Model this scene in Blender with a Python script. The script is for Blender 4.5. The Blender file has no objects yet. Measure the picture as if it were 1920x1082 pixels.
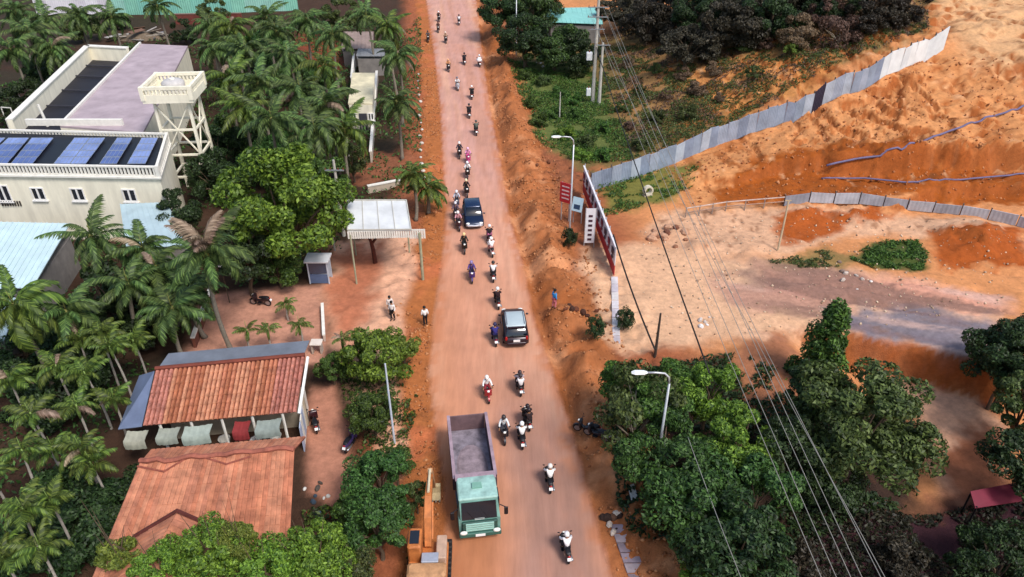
import bpy, bmesh, math, random
import numpy as np
from mathutils import Vector, Matrix
R = math.radians
random.seed(7)
rng = np.random.default_rng(11)

# ------------------------------------------------------------------ camera, sky, sun, exposure
sc = bpy.context.scene
CAM_H, FPX, TH = 32.0, 1400.0, R(33.3)          # drone 32 m up, 34 degrees down
cam_d = bpy.data.cameras.new('camera'); cam = bpy.data.objects.new('camera', cam_d)
sc.collection.objects.link(cam); sc.camera = cam
cam.location = (0, 0, CAM_H); cam.rotation_euler = (R(90) - TH, 0, 0)
cam_d.sensor_width = 36; cam_d.lens = 36 * FPX / 1920
cam_d.clip_start = 0.5; cam_d.clip_end = 6000

SUN = Vector((0.50, -0.58, 1.05)).normalized()   # direction towards the sun
world = bpy.data.worlds.new('World'); sc.world = world; world.use_nodes = True
wn = world.node_tree.nodes; wl = world.node_tree.links
bg = wn['Background']
sky = wn.new('ShaderNodeTexSky'); sky.sky_type = 'NISHITA'; sky.sun_disc = False
sky.sun_elevation = math.asin(SUN.z); sky.sun_rotation = math.atan2(SUN.x, SUN.y)
sky.air_density = 1.2; sky.dust_density = 2.5
wl.new(sky.outputs[0], bg.inputs[0]); bg.inputs[1].default_value = 0.085
sun_d = bpy.data.lights.new('sun', 'SUN'); sun_d.energy = 1.5; sun_d.angle = R(16)
sun_d.color = (1.0, 0.955, 0.91)
sun = bpy.data.objects.new('sun', sun_d); sc.collection.objects.link(sun)
sun.rotation_euler = (-SUN).to_track_quat('-Z', 'Y').to_euler()
sc.view_settings.view_transform = 'Standard'; sc.view_settings.look = 'None'
sc.view_settings.exposure = 1.12; sc.view_settings.gamma = 1.0
sc.view_settings.use_curve_mapping = False

# ------------------------------------------------------------------ survey helpers
CT, ST = math.cos(TH), math.sin(TH)
def at(px, py, z=0.0):
    """world point at height z seen at photo pixel px,py"""
    u, v = (px - 960) / FPX, (py - 541) / FPX
    t = (CAM_H - z) / (ST + v * CT)
    return Vector((u * t, t * (CT - v * ST), z))
def zfor(y, py):
    """height of a point at distance y that shows at photo row py"""
    v = (py - 541) / FPX
    return CAM_H - y * (ST + v * CT) / (CT - v * ST)

def _hash(i, j, s):
    n = (i.astype(np.int64) * 374761393 + j.astype(np.int64) * 668265263 + s * 974711) & 0x7fffffff
    n = ((n ^ (n >> 13)) * 1274126177) & 0x7fffffff
    return ((n ^ (n >> 16)) & 0xffff) / 65535.0
def vnoise(x, y, s=0):
    xi, yi = np.floor(x), np.floor(y); fx, fy = x - xi, y - yi
    fx = fx * fx * (3 - 2 * fx); fy = fy * fy * (3 - 2 * fy)
    a = _hash(xi, yi, s); b = _hash(xi + 1, yi, s); c = _hash(xi, yi + 1, s); d = _hash(xi + 1, yi + 1, s)
    return (a * (1 - fx) + b * fx) * (1 - fy) + (c * (1 - fx) + d * fx) * fy
def fbm(x, y, s=0, o=4):
    r = 0; a = 0.5; t = 0
    for k in range(o):
        r = r + a * vnoise(x * 2 ** k + 17 * k, y * 2 ** k - 9 * k, s + k); t += a; a *= 0.55
    return r / t
def sm(a, b, x):
    t = np.clip((x - a) / (b - a), 0, 1); return t * t * (3 - 2 * t)

# road edges read off the photograph rows (row, left, right)
ROWS = [(-60, 792, 884), (0, 800, 892), (100, 815, 903), (200, 827, 917), (300, 832, 936), (400, 838, 952),
        (500, 830, 980), (600, 815, 1000), (700, 806, 1034), (800, 818, 1068), (900, 835, 1096), (1000, 838, 1122), (1082, 838, 1146), (1250, 840, 1190)]
_L = [at(a, r) for r, a, b in ROWS]; _Rr = [at(b, r) for r, a, b in ROWS]
ly = np.array([p.y for p in _L])[::-1]; lx = np.array([p.x for p in _L])[::-1]; rx = np.array([p.x for p in _Rr])[::-1]
def xl(y): return np.where(y > ly[-1], lx[-1] - (y - ly[-1]) * 0.16, np.interp(y, ly, lx))
def xr(y): return np.where(y > ly[-1], rx[-1] - (y - ly[-1]) * 0.16, np.interp(y, ly, rx))

def terrain(x, y):
    x = np.asarray(x, float); y = np.asarray(y, float)
    n1 = fbm(x * .11, y * .11, 3) - .5; n2 = fbm(x * .45, y * .45, 9) - .5; n3 = fbm(x * 1.6, y * 1.6, 15, 3) - .5
    yy = y + 7 * n1 + 2.0 * n2
    A = sm(9, 44, x)
    z = A * (1.2 * sm(62, 63.4, yy) + 2.6 * sm(67.2, 68.6, yy) + 5.0 * sm(70, 96, yy) + 3.0 * sm(96, 150, yy))
    z = z + A * sm(58, 66, y) * (1.0 * n2 + .25 * n3)
    rg = 1 - np.abs(2 * vnoise(x * .42 + 3.0 * n1, y * .16 + 2.0 * n2, 77) - 1); rg2 = 1 - np.abs(2 * vnoise(x * 1.1 + 2 * n2, y * .5 + 2 * n1, 78) - 1)
    z = z - .22 * sm(.78, 1, 1 - np.abs(2 * vnoise(x * .12 + y * .06, (y + x * .3) * .5 + n2, 79) - 1)) * sm(14, 22, x) * sm(43, 46, y) * (1 - sm(58, 61, y))
    z = z - A * sm(64, 70, y) * (.8 * sm(.86, 1, rg) + .3 * sm(.84, 1, rg2))
    # embankment: land falls away south of the side road
    d = (44.0 - y) - (x - 22.0) * 0.40 + 1.2 * n2
    z = z - 2.4 * sm(0, 1.8, d) * sm(18, 24, x) * (1 - sm(80, 140, x) * .5)
    # shoulders
    dr = x - xr(y); dl = xl(y) - x
    right = sm(.2, 1.2, dr) * (1 - sm(7.5, 10, dr))
    z = z + right * (1.05 * np.exp(-((dr - 2.6) / 1.2) ** 2) * (.6 + 2.2 * n2) + .6 * n3 + .5 * n2)
    z = z - .28 * np.exp(-((dr - .55) / .45) ** 2) * sm(0, .5, dr) * (.3 + 1.8 * (n1 + .5)) * sm(28, 36, y)
    left = sm(.2, 1.5, dl) * (1 - sm(4, 6, dl))
    z = z + left * (.45 * n2 + .4 * n3 + .14)
    off = sm(0, 3, np.maximum(dr, dl))
    z = z + off * (.16 * n2 + .10 * n3)
    # rounded spoil heaps (px, py, radius, height)
    for hx, hy, r, h in HEAPS:
        q = ((x - hx) ** 2 + (y - hy) ** 2) / (r * r)
        z = z + h * np.exp(-q * 1.6) * (.8 + .8 * (n2 + n3))
    return z
HEAPS = []
def _heap(px, py, r, h):
    p = at(px, py); HEAPS.append((p.x, p.y, r, h))
for a in [(1600, 405, 2.6, 1.0), (1500, 400, 2.0, .9), (1830, 450, 3.6, 1.5), (1270, 440, 1.6, .8), (1080, 690, 2.2, .5), (1060, 500, 2.4, .45),
          (1000, 330, 1.8, .4), (1390, 470, 2.6, .7), (660, 580, 2.2, .3), (810, 800, 1.6, .4), (1310, 470, 1.8, .7), (1120, 650, 1.3, .4)]:
    _heap(*a)
def tz(x, y): return float(terrain(np.array([x]), np.array([y]))[0])
def hit(px, py):
    """point of the land under photo pixel px,py"""
    u, v = (px - 960) / FPX, (py - 541) / FPX
    d = np.array((u, CT - v * ST, -ST - v * CT))
    ts = np.linspace(18, 400, 3000)
    P = np.array((0, 0, CAM_H))[None] + ts[:, None] * d[None]
    below = P[:, 2] < terrain(P[:, 0], P[:, 1])
    i = int(np.argmax(below)) if below.any() else len(ts) - 1
    lo, hi = ts[max(i - 1, 0)], ts[i]
    for _ in range(12):
        m = (lo + hi) / 2; q = np.array((0, 0, CAM_H)) + m * d
        if q[2] < tz(q[0], q[1]): hi = m
        else: lo = m
    q = np.array((0, 0, CAM_H)) + hi * d
    return Vector((q[0], q[1], tz(q[0], q[1])))

# ------------------------------------------------------------------ materials
def lin(h, k=1.0):
    h = h.lstrip('#'); c = [int(h[i:i + 2], 16) / 255 for i in (0, 2, 4)]
    return tuple((x / 12.92 if x <= .04045 else ((x + .055) / 1.055) ** 2.4) * k for x in c)
_M = {}
def mat(hexc, rough=.75, var=.25, scale=3.0, metal=0.0, bump=.0, k=.8, spec=.4, streak=None, key=None):
    ky = (hexc, rough, var, scale, metal, bump, k, spec, streak)
    if ky in _M: return _M[ky]
    m = bpy.data.materials.new('paint_' + hexc.strip('#')); m.use_nodes = True
    nt = m.node_tree; b = nt.nodes['Principled BSDF']
    c = lin(hexc, k)
    tc = nt.nodes.new('ShaderNodeTexCoord'); mp = nt.nodes.new('ShaderNodeMapping')
    if streak: mp.inputs['Scale'].default_value = streak
    nt.links.new(tc.outputs['Object'], mp.inputs[0])
    nz = nt.nodes.new('ShaderNodeTexNoise'); nz.inputs['Scale'].default_value = scale; nz.inputs['Detail'].default_value = 6; nz.inputs['Roughness'].default_value = .65
    nt.links.new(mp.outputs[0], nz.inputs['Vector'])
    rp = nt.nodes.new('ShaderNodeMapRange'); rp.inputs[1].default_value = .3; rp.inputs[2].default_value = .7
    rp.inputs[3].default_value = 1 - var; rp.inputs[4].default_value = 1 + var * .6
    nt.links.new(nz.outputs[0], rp.inputs[0])
    mx = nt.nodes.new('ShaderNodeVectorMath'); mx.operation = 'SCALE'; mx.inputs[0].default_value = c
    nt.links.new(rp.outputs[0], mx.inputs['Scale']); nt.links.new(mx.outputs[0], b.inputs['Base Color'])
    b.inputs['Roughness'].default_value = rough; b.inputs['Metallic'].default_value = metal
    b.inputs['Specular IOR Level'].default_value = spec
    if bump:
        bp = nt.nodes.new('ShaderNodeBump'); bp.inputs['Strength'].default_value = bump; bp.inputs['Distance'].default_value = .05
        nt.links.new(nz.outputs[0], bp.inputs['Height']); nt.links.new(bp.outputs[0], b.inputs['Normal'])
    _M[ky] = m; return m
def glass(hexc='#101820', rough=.08):
    return mat(hexc, rough, .1, 2, 0, 0, .8, .8)
def leafmat(name, dark, light, trans=.25, tip=None):
    if name in _M: return _M[name]
    m = bpy.data.materials.new(name); m.use_nodes = True; nt = m.node_tree; b = nt.nodes['Principled BSDF']
    g = nt.nodes.new('ShaderNodeNewGeometry'); oi = nt.nodes.new('ShaderNodeObjectInfo')
    cr = nt.nodes.new('ShaderNodeValToRGB'); cr.color_ramp.elements[0].color = (*dark, 1); cr.color_ramp.elements[1].color = (*light, 1)
    e = cr.color_ramp.elements.new(.55); e.color = (*[(a * .6 + c * .4) for a, c in zip(dark, light)], 1)
    nt.links.new(g.outputs['Random Per Island'], cr.inputs[0])
    hs = nt.nodes.new('ShaderNodeHueSaturation')
    mr = nt.nodes.new('ShaderNodeMapRange'); mr.inputs[3].default_value = .75; mr.inputs[4].default_value = 1.25
    nt.links.new(oi.outputs['Random'], mr.inputs[0]); nt.links.new(mr.outputs[0], hs.inputs['Value'])
    mh = nt.nodes.new('ShaderNodeMapRange'); mh.inputs[3].default_value = .475; mh.inputs[4].default_value = .515
    nt.links.new(oi.outputs['Random'], mh.inputs[0]); nt.links.new(mh.outputs[0], hs.inputs['Hue'])
    nt.links.new(cr.outputs[0], hs.inputs['Color'])
    nt.links.new(hs.outputs[0], b.inputs['Base Color']); b.inputs['Roughness'].default_value = .55; b.inputs['Specular IOR Level'].default_value = .35
    tr = nt.nodes.new('ShaderNodeBsdfTranslucent'); mix = nt.nodes.new('ShaderNodeMixShader'); mix.inputs[0].default_value = trans
    nt.links.new(hs.outputs[0], tr.inputs[0]); nt.links.new(b.outputs[0], mix.inputs[1]); nt.links.new(tr.outputs[0], mix.inputs[2])
    nt.links.new(mix.outputs[0], nt.nodes['Material Output'].inputs[0])
    _M[name] = m; return m

# ------------------------------------------------------------------ mesh helpers
col = sc.collection
class MB:
    def __init__(s): s.v = []; s.f = []
    def add(s, vs, fs):
        n = len(s.v); s.v += [tuple(p) for p in vs]; s.f += [tuple(i + n for i in q) for q in fs]; return s
    def box(s, c, d, rz=0, rx=0):
        m = Matrix.Translation(c) @ Matrix.Rotation(rz, 4, 'Z') @ Matrix.Rotation(rx, 4, 'X')
        h = [x / 2 for x in d]
        vs = [m @ Vector((sx * h[0], sy * h[1], sz * h[2])) for sz in (-1, 1) for sy in (-1, 1) for sx in (-1, 1)]
        return s.add(vs, [(0, 2, 3, 1), (4, 5, 7, 6), (0, 1, 5, 4), (2, 6, 7, 3), (0, 4, 6, 2), (1, 3, 7, 5)])
    def bbox(s, c, d, b=.03):
        """box with chamfered vertical and top edges"""
        x, y, z = c; w, l, h = [q / 2 for q in d]
        def ring(i, zz): return [Vector((x + sx * a, y + sy * e, zz)) for sx, sy, a, e in
            [(-1, -1, w - i - b, l - i), (1, -1, w - i - b, l - i), (1, -1, w - i, l - i - b), (1, 1, w - i, l - i - b), (1, 1, w - i - b, l - i), (-1, 1, w - i - b, l - i), (-1, 1, w - i, l - i - b), (-1, -1, w - i, l - i - b)]]
        return s.loft([ring(0, z - h), ring(0, z + h - b), ring(b, z + h)])
    def prism(s, poly, z0, z1):
        n = len(poly); a = sum(poly[i][0] * poly[(i + 1) % n][1] - poly[(i + 1) % n][0] * poly[i][1] for i in range(n))
        if a < 0: poly = poly[::-1]
        vs = [(p[0], p[1], z0) for p in poly] + [(p[0], p[1], z1) for p in poly]
        return s.add(vs, [tuple(range(n))[::-1], tuple(range(n, 2 * n))] + [(i, (i + 1) % n, n + (i + 1) % n, n + i) for i in range(n)])
    def slab(s, a, b, c, d, th):
        a, b, c, d = map(Vector, (a, b, c, d)); n = (b - a).cross(d - a).normalized() * th
        vs = [a, b, c, d, a + n, b + n, c + n, d + n]
        return s.add(vs, [(3, 2, 1, 0), (4, 5, 6, 7), (0, 1, 5, 4), (1, 2, 6, 5), (2, 3, 7, 6), (3, 0, 4, 7)])
    def loft(s, rings, cap=True):
        n = len(rings[0]); o = len(s.v)
        for r in rings: s.v += [tuple(p) for p in r]
        for k in range(len(rings) - 1):
            for i in range(n):
                j = (i + 1) % n
                s.f.append((o + k * n + i, o + k * n + j, o + (k + 1) * n + j, o + (k + 1) * n + i))
        if cap:
            s.f.append(tuple(o + i for i in range(n))[::-1]); s.f.append(tuple(o + (len(rings) - 1) * n + i for i in range(n)))
        return s
    def tube(s, pts, rad, n=6, cap=True):
        pts = [Vector(p) for p in pts]
        if not isinstance(rad, (list, tuple)): rad = [rad] * len(pts)
        rings = []; up = None
        for i, p in enumerate(pts):
            d = (pts[min(i + 1, len(pts) - 1)] - pts[max(i - 1, 0)]).normalized()
            if up is None: up = d.orthogonal().normalized()
            up = (up - d * up.dot(d)); up = up.normalized() if up.length > 1e-6 else d.orthogonal().normalized()
            w = d.cross(up)
            rings.append([p + (up * math.cos(a) + w * math.sin(a)) * rad[i] for a in [2 * math.pi * k / n for k in range(n)]])
        return s.loft(rings, cap)
    def cyl(s, c, axis, r, w, n=14, r2=None):
        c = Vector(c); ax = Vector(axis).normalized() * (w / 2)
        return s.tube([c - ax, c + ax], [r, r if r2 is None else r2], n)
    def ell(s, c, r, nu=10, nv=6):
        rings = []
        for k in range(nv + 1):
            a = -math.pi / 2 + math.pi * k / nv; cc = max(math.cos(a), .02)
            rings.append([(c[0] + r[0] * cc * math.cos(2 * math.pi * i / nu), c[1] + r[1] * cc * math.sin(2 * math.pi * i / nu), c[2] + r[2] * math.sin(a)) for i in range(nu)])
        return s.loft(rings)
    def mesh(s, name='mesh', smooth=False):
        me = bpy.data.meshes.new(name); me.from_pydata(s.v, [], s.f); me.update()
        if smooth: me.polygons.foreach_set('use_smooth', [True] * len(me.polygons))
        return me
def link(name, me, m=None, parent=None, loc=None, rz=None):
    if m is not None and not me.materials: me.materials.append(m)
    o = bpy.data.objects.new(name, me); col.objects.link(o)
    if m is not None and me.materials[0] != m:
        o.material_slots[0].link = 'OBJECT'; o.material_slots[0].material = m
    if parent is not None: o.parent = parent
    if loc is not None: o.location = loc
    if rz is not None: o.rotation_euler = (0, 0, rz)
    return o
def part(name, mb, m, parent=None, smooth=False, **k):
    return link(name, mb.mesh(name, smooth), m, parent, **k)
def tag(o, label=None, cat=None, group=None, kind=None):
    if label: o['label'] = label
    if cat: o['category'] = cat
    if group: o['group'] = group
    if kind: o['kind'] = kind
    return o
def thing(name, label, cat, loc=(0, 0, 0), rz=0, group=None):
    o = bpy.data.objects.new(name, None); col.objects.link(o); o.location = loc; o.rotation_euler = (0, 0, rz)
    o.empty_display_size = .3
    return tag(o, label, cat, group)
def np_mesh(name, V, quads, smooth=False):
    me = bpy.data.meshes.new(name); k = quads.shape[1]
    me.vertices.add(len(V)); me.vertices.foreach_set('co', V.astype(np.float32).ravel())
    me.loops.add(quads.size); me.loops.foreach_set('vertex_index', quads.astype(np.int32).ravel())
    me.polygons.add(len(quads)); me.polygons.foreach_set('loop_start', np.arange(0, quads.size, k, dtype=np.int32))
    me.update(calc_edges=True)
    if smooth: me.polygons.foreach_set('use_smooth', np.ones(len(quads), bool))
    return me

# ------------------------------------------------------------------ the land: one height field, cut into its named surfaces
def axis(segs):
    out = [segs[0][0]]
    for a, b, st in segs:
        n = max(1, int(round((b - a) / st))); out += list(np.linspace(a, b, n + 1)[1:])
    return np.array(out)
def geo(a, b, st, g=1.25):
    o = []; x = a; s = st
    while x < b: x += s; s *= g; o.append(x)
    return o
gx = axis([(-80, -46, .8), (-46, 46, .26), (46, 95, .6)])
gx = np.array([-80 - q for q in geo(0, 3000, 1.0)][::-1] + list(gx) + [95 + q for q in geo(0, 3000, .8)])
gy = axis([(8, 14, 1.0), (14, 78, .26), (78, 120, .42), (120, 175, .8)])
gy = np.array([8 - q for q in geo(0, 600, 1.0, 1.4)][::-1] + list(gy) + [175 + q for q in geo(0, 5000, 1.0)])
GX, GY = np.meshgrid(gx, gy); NX, NY = len(gx), len(gy)
X, Y = GX.ravel(), GY.ravel()
Z = terrain(X, Y)
nb = fbm(X * .35, Y * .35, 31) - .5; nm = fbm(X * .9, Y * .9, 41) - .5; nl = fbm(X * .07, Y * .07, 51) - .5

def pixpoly(pts): return np.array([tuple(hit(*p)[:2]) for p in pts])
def polymask(poly, blur=.6, wob=1.2):
    """0..1 inside a polygon (world x,y), edges wobbled"""
    x = X + wob * nb * 2; y = Y + wob * nm * 2
    lo, hi = poly.min(0) - 4, poly.max(0) + 4
    idx = np.nonzero((X > lo[0]) & (X < hi[0]) & (Y > lo[1]) & (Y < hi[1]))[0]
    out = np.zeros(len(X)); px, py = x[idx], y[idx]
    d = np.full(len(idx), 1e9); ins = np.zeros(len(idx), bool); n = len(poly)
    for i in range(n):
        a, b = poly[i], poly[(i + 1) % n]; e = b - a
        t = np.clip(((px - a[0]) * e[0] + (py - a[1]) * e[1]) / max((e ** 2).sum(), 1e-9), 0, 1)
        d = np.minimum(d, np.hypot(px - a[0] - t * e[0], py - a[1] - t * e[1]))
        c = ((a[1] > py) != (b[1] > py))
        ins ^= c & (px < (b[0] - a[0]) * (py - a[1]) / ((b[1] - a[1]) if abs(b[1] - a[1]) > 1e-9 else 1e-9) + a[0])
    sd = np.where(ins, d, -d)
    out[idx] = sm(-blur, blur, sd); return out
COL = np.empty((len(X), 3)); COL[:] = lin('#a0603f', .8)
def paint(mask, hexc, k=.8, amt=1.0):
    global COL
    w = (mask * amt)[:, None]; COL = COL * (1 - w) + np.array(lin(hexc, k)) * w
# broad zones (soil kinds, some darkened with painted shade)
dr = X - xr(Y); dl = xl(Y) - X
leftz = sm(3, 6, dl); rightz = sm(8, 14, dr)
paint(leftz, '#4a3628'); paint(leftz * sm(-.1, .2, nl + nb * .6), '#3c3426')  # left soil kept dark: shade under the palms painted into its colour
paint(rightz, '#d8955f')
PC = {}
def zone(name, pts, hexc, k=.8, blur=.6, wob=1.0, amt=1.0):
    m = polymask(pixpoly(pts), blur, wob); PC[name] = m; paint(m, hexc, k, amt); return m
# right: sand hill
zone('sand', [(1240, 300), (1440, 240), (1600, 178), (1760, 100), (1990, 60), (2000, 330), (1890, 380), (1560, 372), (1300, 385)], '#d8975f', blur=1.5)
zone('plateau', [(1770, 60), (1740, -30), (2200, -40), (2200, 150), (1960, 160), (1830, 130)], '#e0b07c', blur=2)
zone('cut', [(1425, 300), (1560, 270), (1690, 262), (1745, 300), (1860, 322), (1960, 335), (1990, 385), (1800, 385), (1560, 372), (1330, 382)], '#a2561f', blur=.6, wob=1.6)
zone('bank_mid', [(1240, 395), (1560, 382), (1900, 420), (1925, 470), (1780, 430), (1600, 440), (1470, 480), (1290, 490), (1200, 440)], '#dcae86', blur=.8)
for c in [[(1440, 410), (1560, 395), (1590, 430), (1480, 460)], [(1740, 440), (1910, 420), (1930, 500), (1760, 500)], [(1540, 395), (1680, 392), (1650, 415), (1560, 420)]]:
    zone('o', c, '#ae5a28', blur=.6, wob=1.5)
zone('junction', [(1090, 470), (1200, 455), (1330, 480), (1500, 490), (1640, 515), (1870, 560), (1870, 600), (1640, 610), (1500, 650), (1330, 640), (1180, 660), (1100, 640), (1050, 590), (1100, 540)], '#e3b68c', blur=.9)
zone('sand2', [(1420, 500), (1700, 520), (1890, 560), (1880, 590), (1600, 570), (1440, 545)], '#dca183', blur=1)
zone('muddy', [(1330, 520), (1600, 548), (1590, 600), (1400, 580)], '#b58873', blur=1.2, wob=2, amt=.8)
side = zone('side_road', [(1540, 585), (1700, 578), (1830, 590), (1880, 622), (1862, 692), (1740, 655), (1590, 622)], '#8e8484', .72, blur=.9, wob=1.6)
zone('o', [(1400, 505), (1560, 512), (1500, 545), (1400, 535)], '#8c7464', blur=1, wob=2, amt=.7)
zone('cutface', [(1590, 627), (1740, 660), (1862, 700), (1880, 780), (1820, 745), (1640, 655)], '#b05c34', blur=.4, wob=.6)
zone('path', [(1585, 625), (1650, 660), (1820, 745), (1900, 800), (1880, 940), (1760, 940), (1700, 760)], '#e0ae88', blur=.6)
zone('o', [(1750, 830), (1890, 800), (1900, 960), (1760, 960)], '#b4714d', blur=1.0, wob=2)
zone('wine', [(1560, 930), (1960, 900), (2000, 1200), (1400, 1200), (1480, 1020)], '#3e2428', blur=1.2)  # lower right corner: vignette and shade painted in as dark ground
zone('under', [(1110, 690), (1370, 660), (1400, 790), (1480, 780), (1500, 700), (1740, 800), (1720, 950), (1500, 1030), (1420, 1300), (1200, 1300), (1150, 950)], '#3c2c22', blur=1.0)  # ground darkened beneath the right trees, their shade painted into the colour
zone('o', [(1370, 640), (1500, 640), (1500, 770), (1400, 790)], '#a8704e', blur=.7, wob=1.5)
# upper right scrub land
zone('scrubland', [(930, 60), (1500, -40), (1750, -40), (1740, 60), (1440, 195), (1110, 330), (1050, 300), (985, 240), (945, 130)], '#7c683e', blur=1.2, wob=2.5)
zone('o', [(1180, 80), (1480, 100), (1560, 60), (1560, 140), (1440, 190), (1250, 240), (1140, 220)], '#b58652', blur=1.6, wob=3.5, amt=.6)
zone('o', [(1300, 130), (1560, 100), (1560, 150), (1300, 240)], '#cf8f52', blur=1.4, wob=3)
zone('greenpatch', [(950, 110), (1100, 120), (1130, 210), (1160, 290), (1060, 300), (990, 240)], '#66703a', blur=1.0, wob=2)
zone('fencegrass', [(1120, 350), (1240, 310), (1310, 310), (1300, 350), (1220, 380), (1130, 400)], '#7d7a3c', blur=.8, wob=1.5)
zone('brown', [(990, 270), (1060, 290), (1090, 350), (1080, 420), (1040, 430), (1010, 340)], '#9a6040', blur=.8)
gp = zone('grass', [(1590, 485), (1640, 455), (1720, 452), (1740, 480), (1730, 508), (1640, 505)], '#4d5a2a', blur=.5, wob=1)
zone('o', [(1440, 488), (1540, 470), (1600, 480), (1590, 500), (1460, 502)], '#7c7142', blur=.6, wob=1.5, amt=.8)
# left: court of the house and forecourt by the road
yard = zone('courtyard', [(380, 555), (450, 545), (605, 535), (612, 690), (560, 680), (350, 700), (350, 620)], '#c69276', .85, blur=.4, wob=.3)
fore = zone('forecourt', [(625, 455), (830, 440), (815, 560), (800, 640), (790, 900), (740, 900), (620, 640), (605, 560)], '#dcaa86', .85, blur=.6)
zone('o', [(620, 470), (720, 455), (700, 540), (660, 640), (615, 620)], '#c07a58', blur=1, wob=2)
zone('o', [(770, 555), (810, 545), (820, 700), (790, 800), (770, 620)], '#a8714a', blur=.6, wob=1.5)
drive = zone('drive', [(580, 730), (630, 720), (650, 800), (660, 900), (640, 950), (580, 930), (575, 800)], '#bb8468', .85, blur=.4, wob=.4)
zone('o', [(690, 430), (760, 430), (770, 350), (640, 340), (640, 300), (700, 280), (780, 290)], '#9d6446', blur=.8, wob=2, amt=.8)
zone('o', [(560, 60), (640, 60), (650, 130), (560, 140)], '#9d5236', blur=1.5, wob=2, amt=.8)
# shoulders of red laterite
sr = sm(-.1, .25, dr + .5 * nm) * (1 - sm(4.2, 5.4, dr + 3 * nb + sm(60, 30, Y) * .5)) * (Y > 22)
sl = sm(-.1, .25, dl + .5 * nm) * (1 - sm(1.7, 2.6, dl + 1.5 * nb))
paint(sr, '#b27044'); paint(sl, '#b57040')
paint(sr * sm(.05, .3, nb + nm * .5), '#cf9264'); paint(sr * sm(.05, .25, -nb + nm * .4), '#a05f34', amt=.8)
paint(sl * sm(.0, .2, nb), '#c4714a', amt=.7)
# the carriageway: asphalt under trodden dust
on = sm(-.15, .15, -dr) * sm(-.15, .15, -dl) * 1.0
ww = (X - xl(Y)) / np.maximum(xr(Y) - xl(Y), .1)
streak = fbm(X * .9 + Y * .12, Y * .05, 61) - .5
paint(on, '#d49a78'); paint(on * sm(45, 80, Y), '#d0a290', amt=.8)
paint(on * sm(.0, .25, streak), '#dfae8c', amt=.7)
paint(on * sm(.02, .22, -streak + .3 * nb), '#c28d70', amt=.6)
paint(on * sm(60, 38, Y) * sm(.45, .1, ww), '#cf9068', amt=.6)
paint(on * sm(42, 30, Y) * sm(.35, .6, ww + .25 * nb) * sm(1.05, .85, ww + .2 * nb), '#8c746a', amt=.62)
paint(on * sm(34, 26, Y) * sm(.5, .2, ww), '#b5764c', amt=.7)
paint(on * sm(.85, 1.0, ww + .15 * nb) * sm(.0, .2, nm + .15), '#c07a50', amt=.7)
paint(on * sm(.12, .0, ww + .12 * nb) * sm(.0, .2, nm + .15), '#c07a50', amt=.7)
# damp streaks along the side road, iron stains in the gullies of the sand hill
st2 = fbm(X * .10 + Y * .05, (Y + X * .3) * .55, 71) - .5; sz = np.maximum(PC['junction'] * sm(14, 24, X), np.maximum(PC['sand2'], side))
paint(sz * sm(.03, .12, st2), '#8f6f5e', amt=.85); paint(sz * sm(.05, .2, -st2), '#e2bca4', amt=.6)
paint(side * sm(.0, .2, st2 + nm * .4), '#82797e', amt=.7)
hz = sm(62, 68, Y) * sm(12, 20, X) * (1 - sm(120, 140, Y))
rgc = 1 - np.abs(2 * vnoise(X * .42 + 3 * nl, Y * .16 + 2 * nb, 77) - 1); spk = fbm(X * 1.3, Y * .7, 88) - .5
paint(hz * sm(.84, .98, rgc) * sm(-.05, .12, nb), '#a8602f', amt=.7); paint(hz * sm(.17, .27, spk + .1 * nb), '#7a4a28', amt=.8); paint(hz * sm(.15, .3, -spk), '#e6b888', amt=.6)
ero = fbm(X * 1.5 + .4 * Y, Y * .32, 95) - .5; paint(hz * sm(.07, .17, ero) * sm(-.1, .1, nl + .5 * nb), '#935023', amt=.65)
bz = PC['bank_mid']; paint(bz * sm(.12, .22, spk), '#8a5e40', amt=.7)
GZ = Z.reshape(NY, NX); sl_y, sl_x = np.gradient(GZ, gy, gx); steep = np.hypot(sl_x, sl_y).ravel()
paint(sm(.6, 1.1, steep) * sm(12, 16, X) * (Y > 30), '#a25a2c', amt=.85)      # freshly cut earth
rut = np.exp(-((ww - .3 - .02 * streak) / .035) ** 2) + np.exp(-((ww - .46 - .02 * streak) / .03) ** 2) + np.exp(-((ww - .62) / .035) ** 2) + np.exp(-((ww - .8 - .03 * nb) / .03) ** 2)
paint(on * np.clip(rut, 0, 1) * sm(-.15, .15, nb + streak), '#bb8468', amt=.45)
COL *= (1 + .25 * nb + .22 * nm)[:, None]
lum = COL @ np.array([.3, .55, .15]); COL = lum[:, None] + (COL - lum[:, None]) * 1.03; COL[:, 2] *= 1.08; COL[:, 1] *= .985
COL = np.clip(COL, .01, .75)

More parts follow.
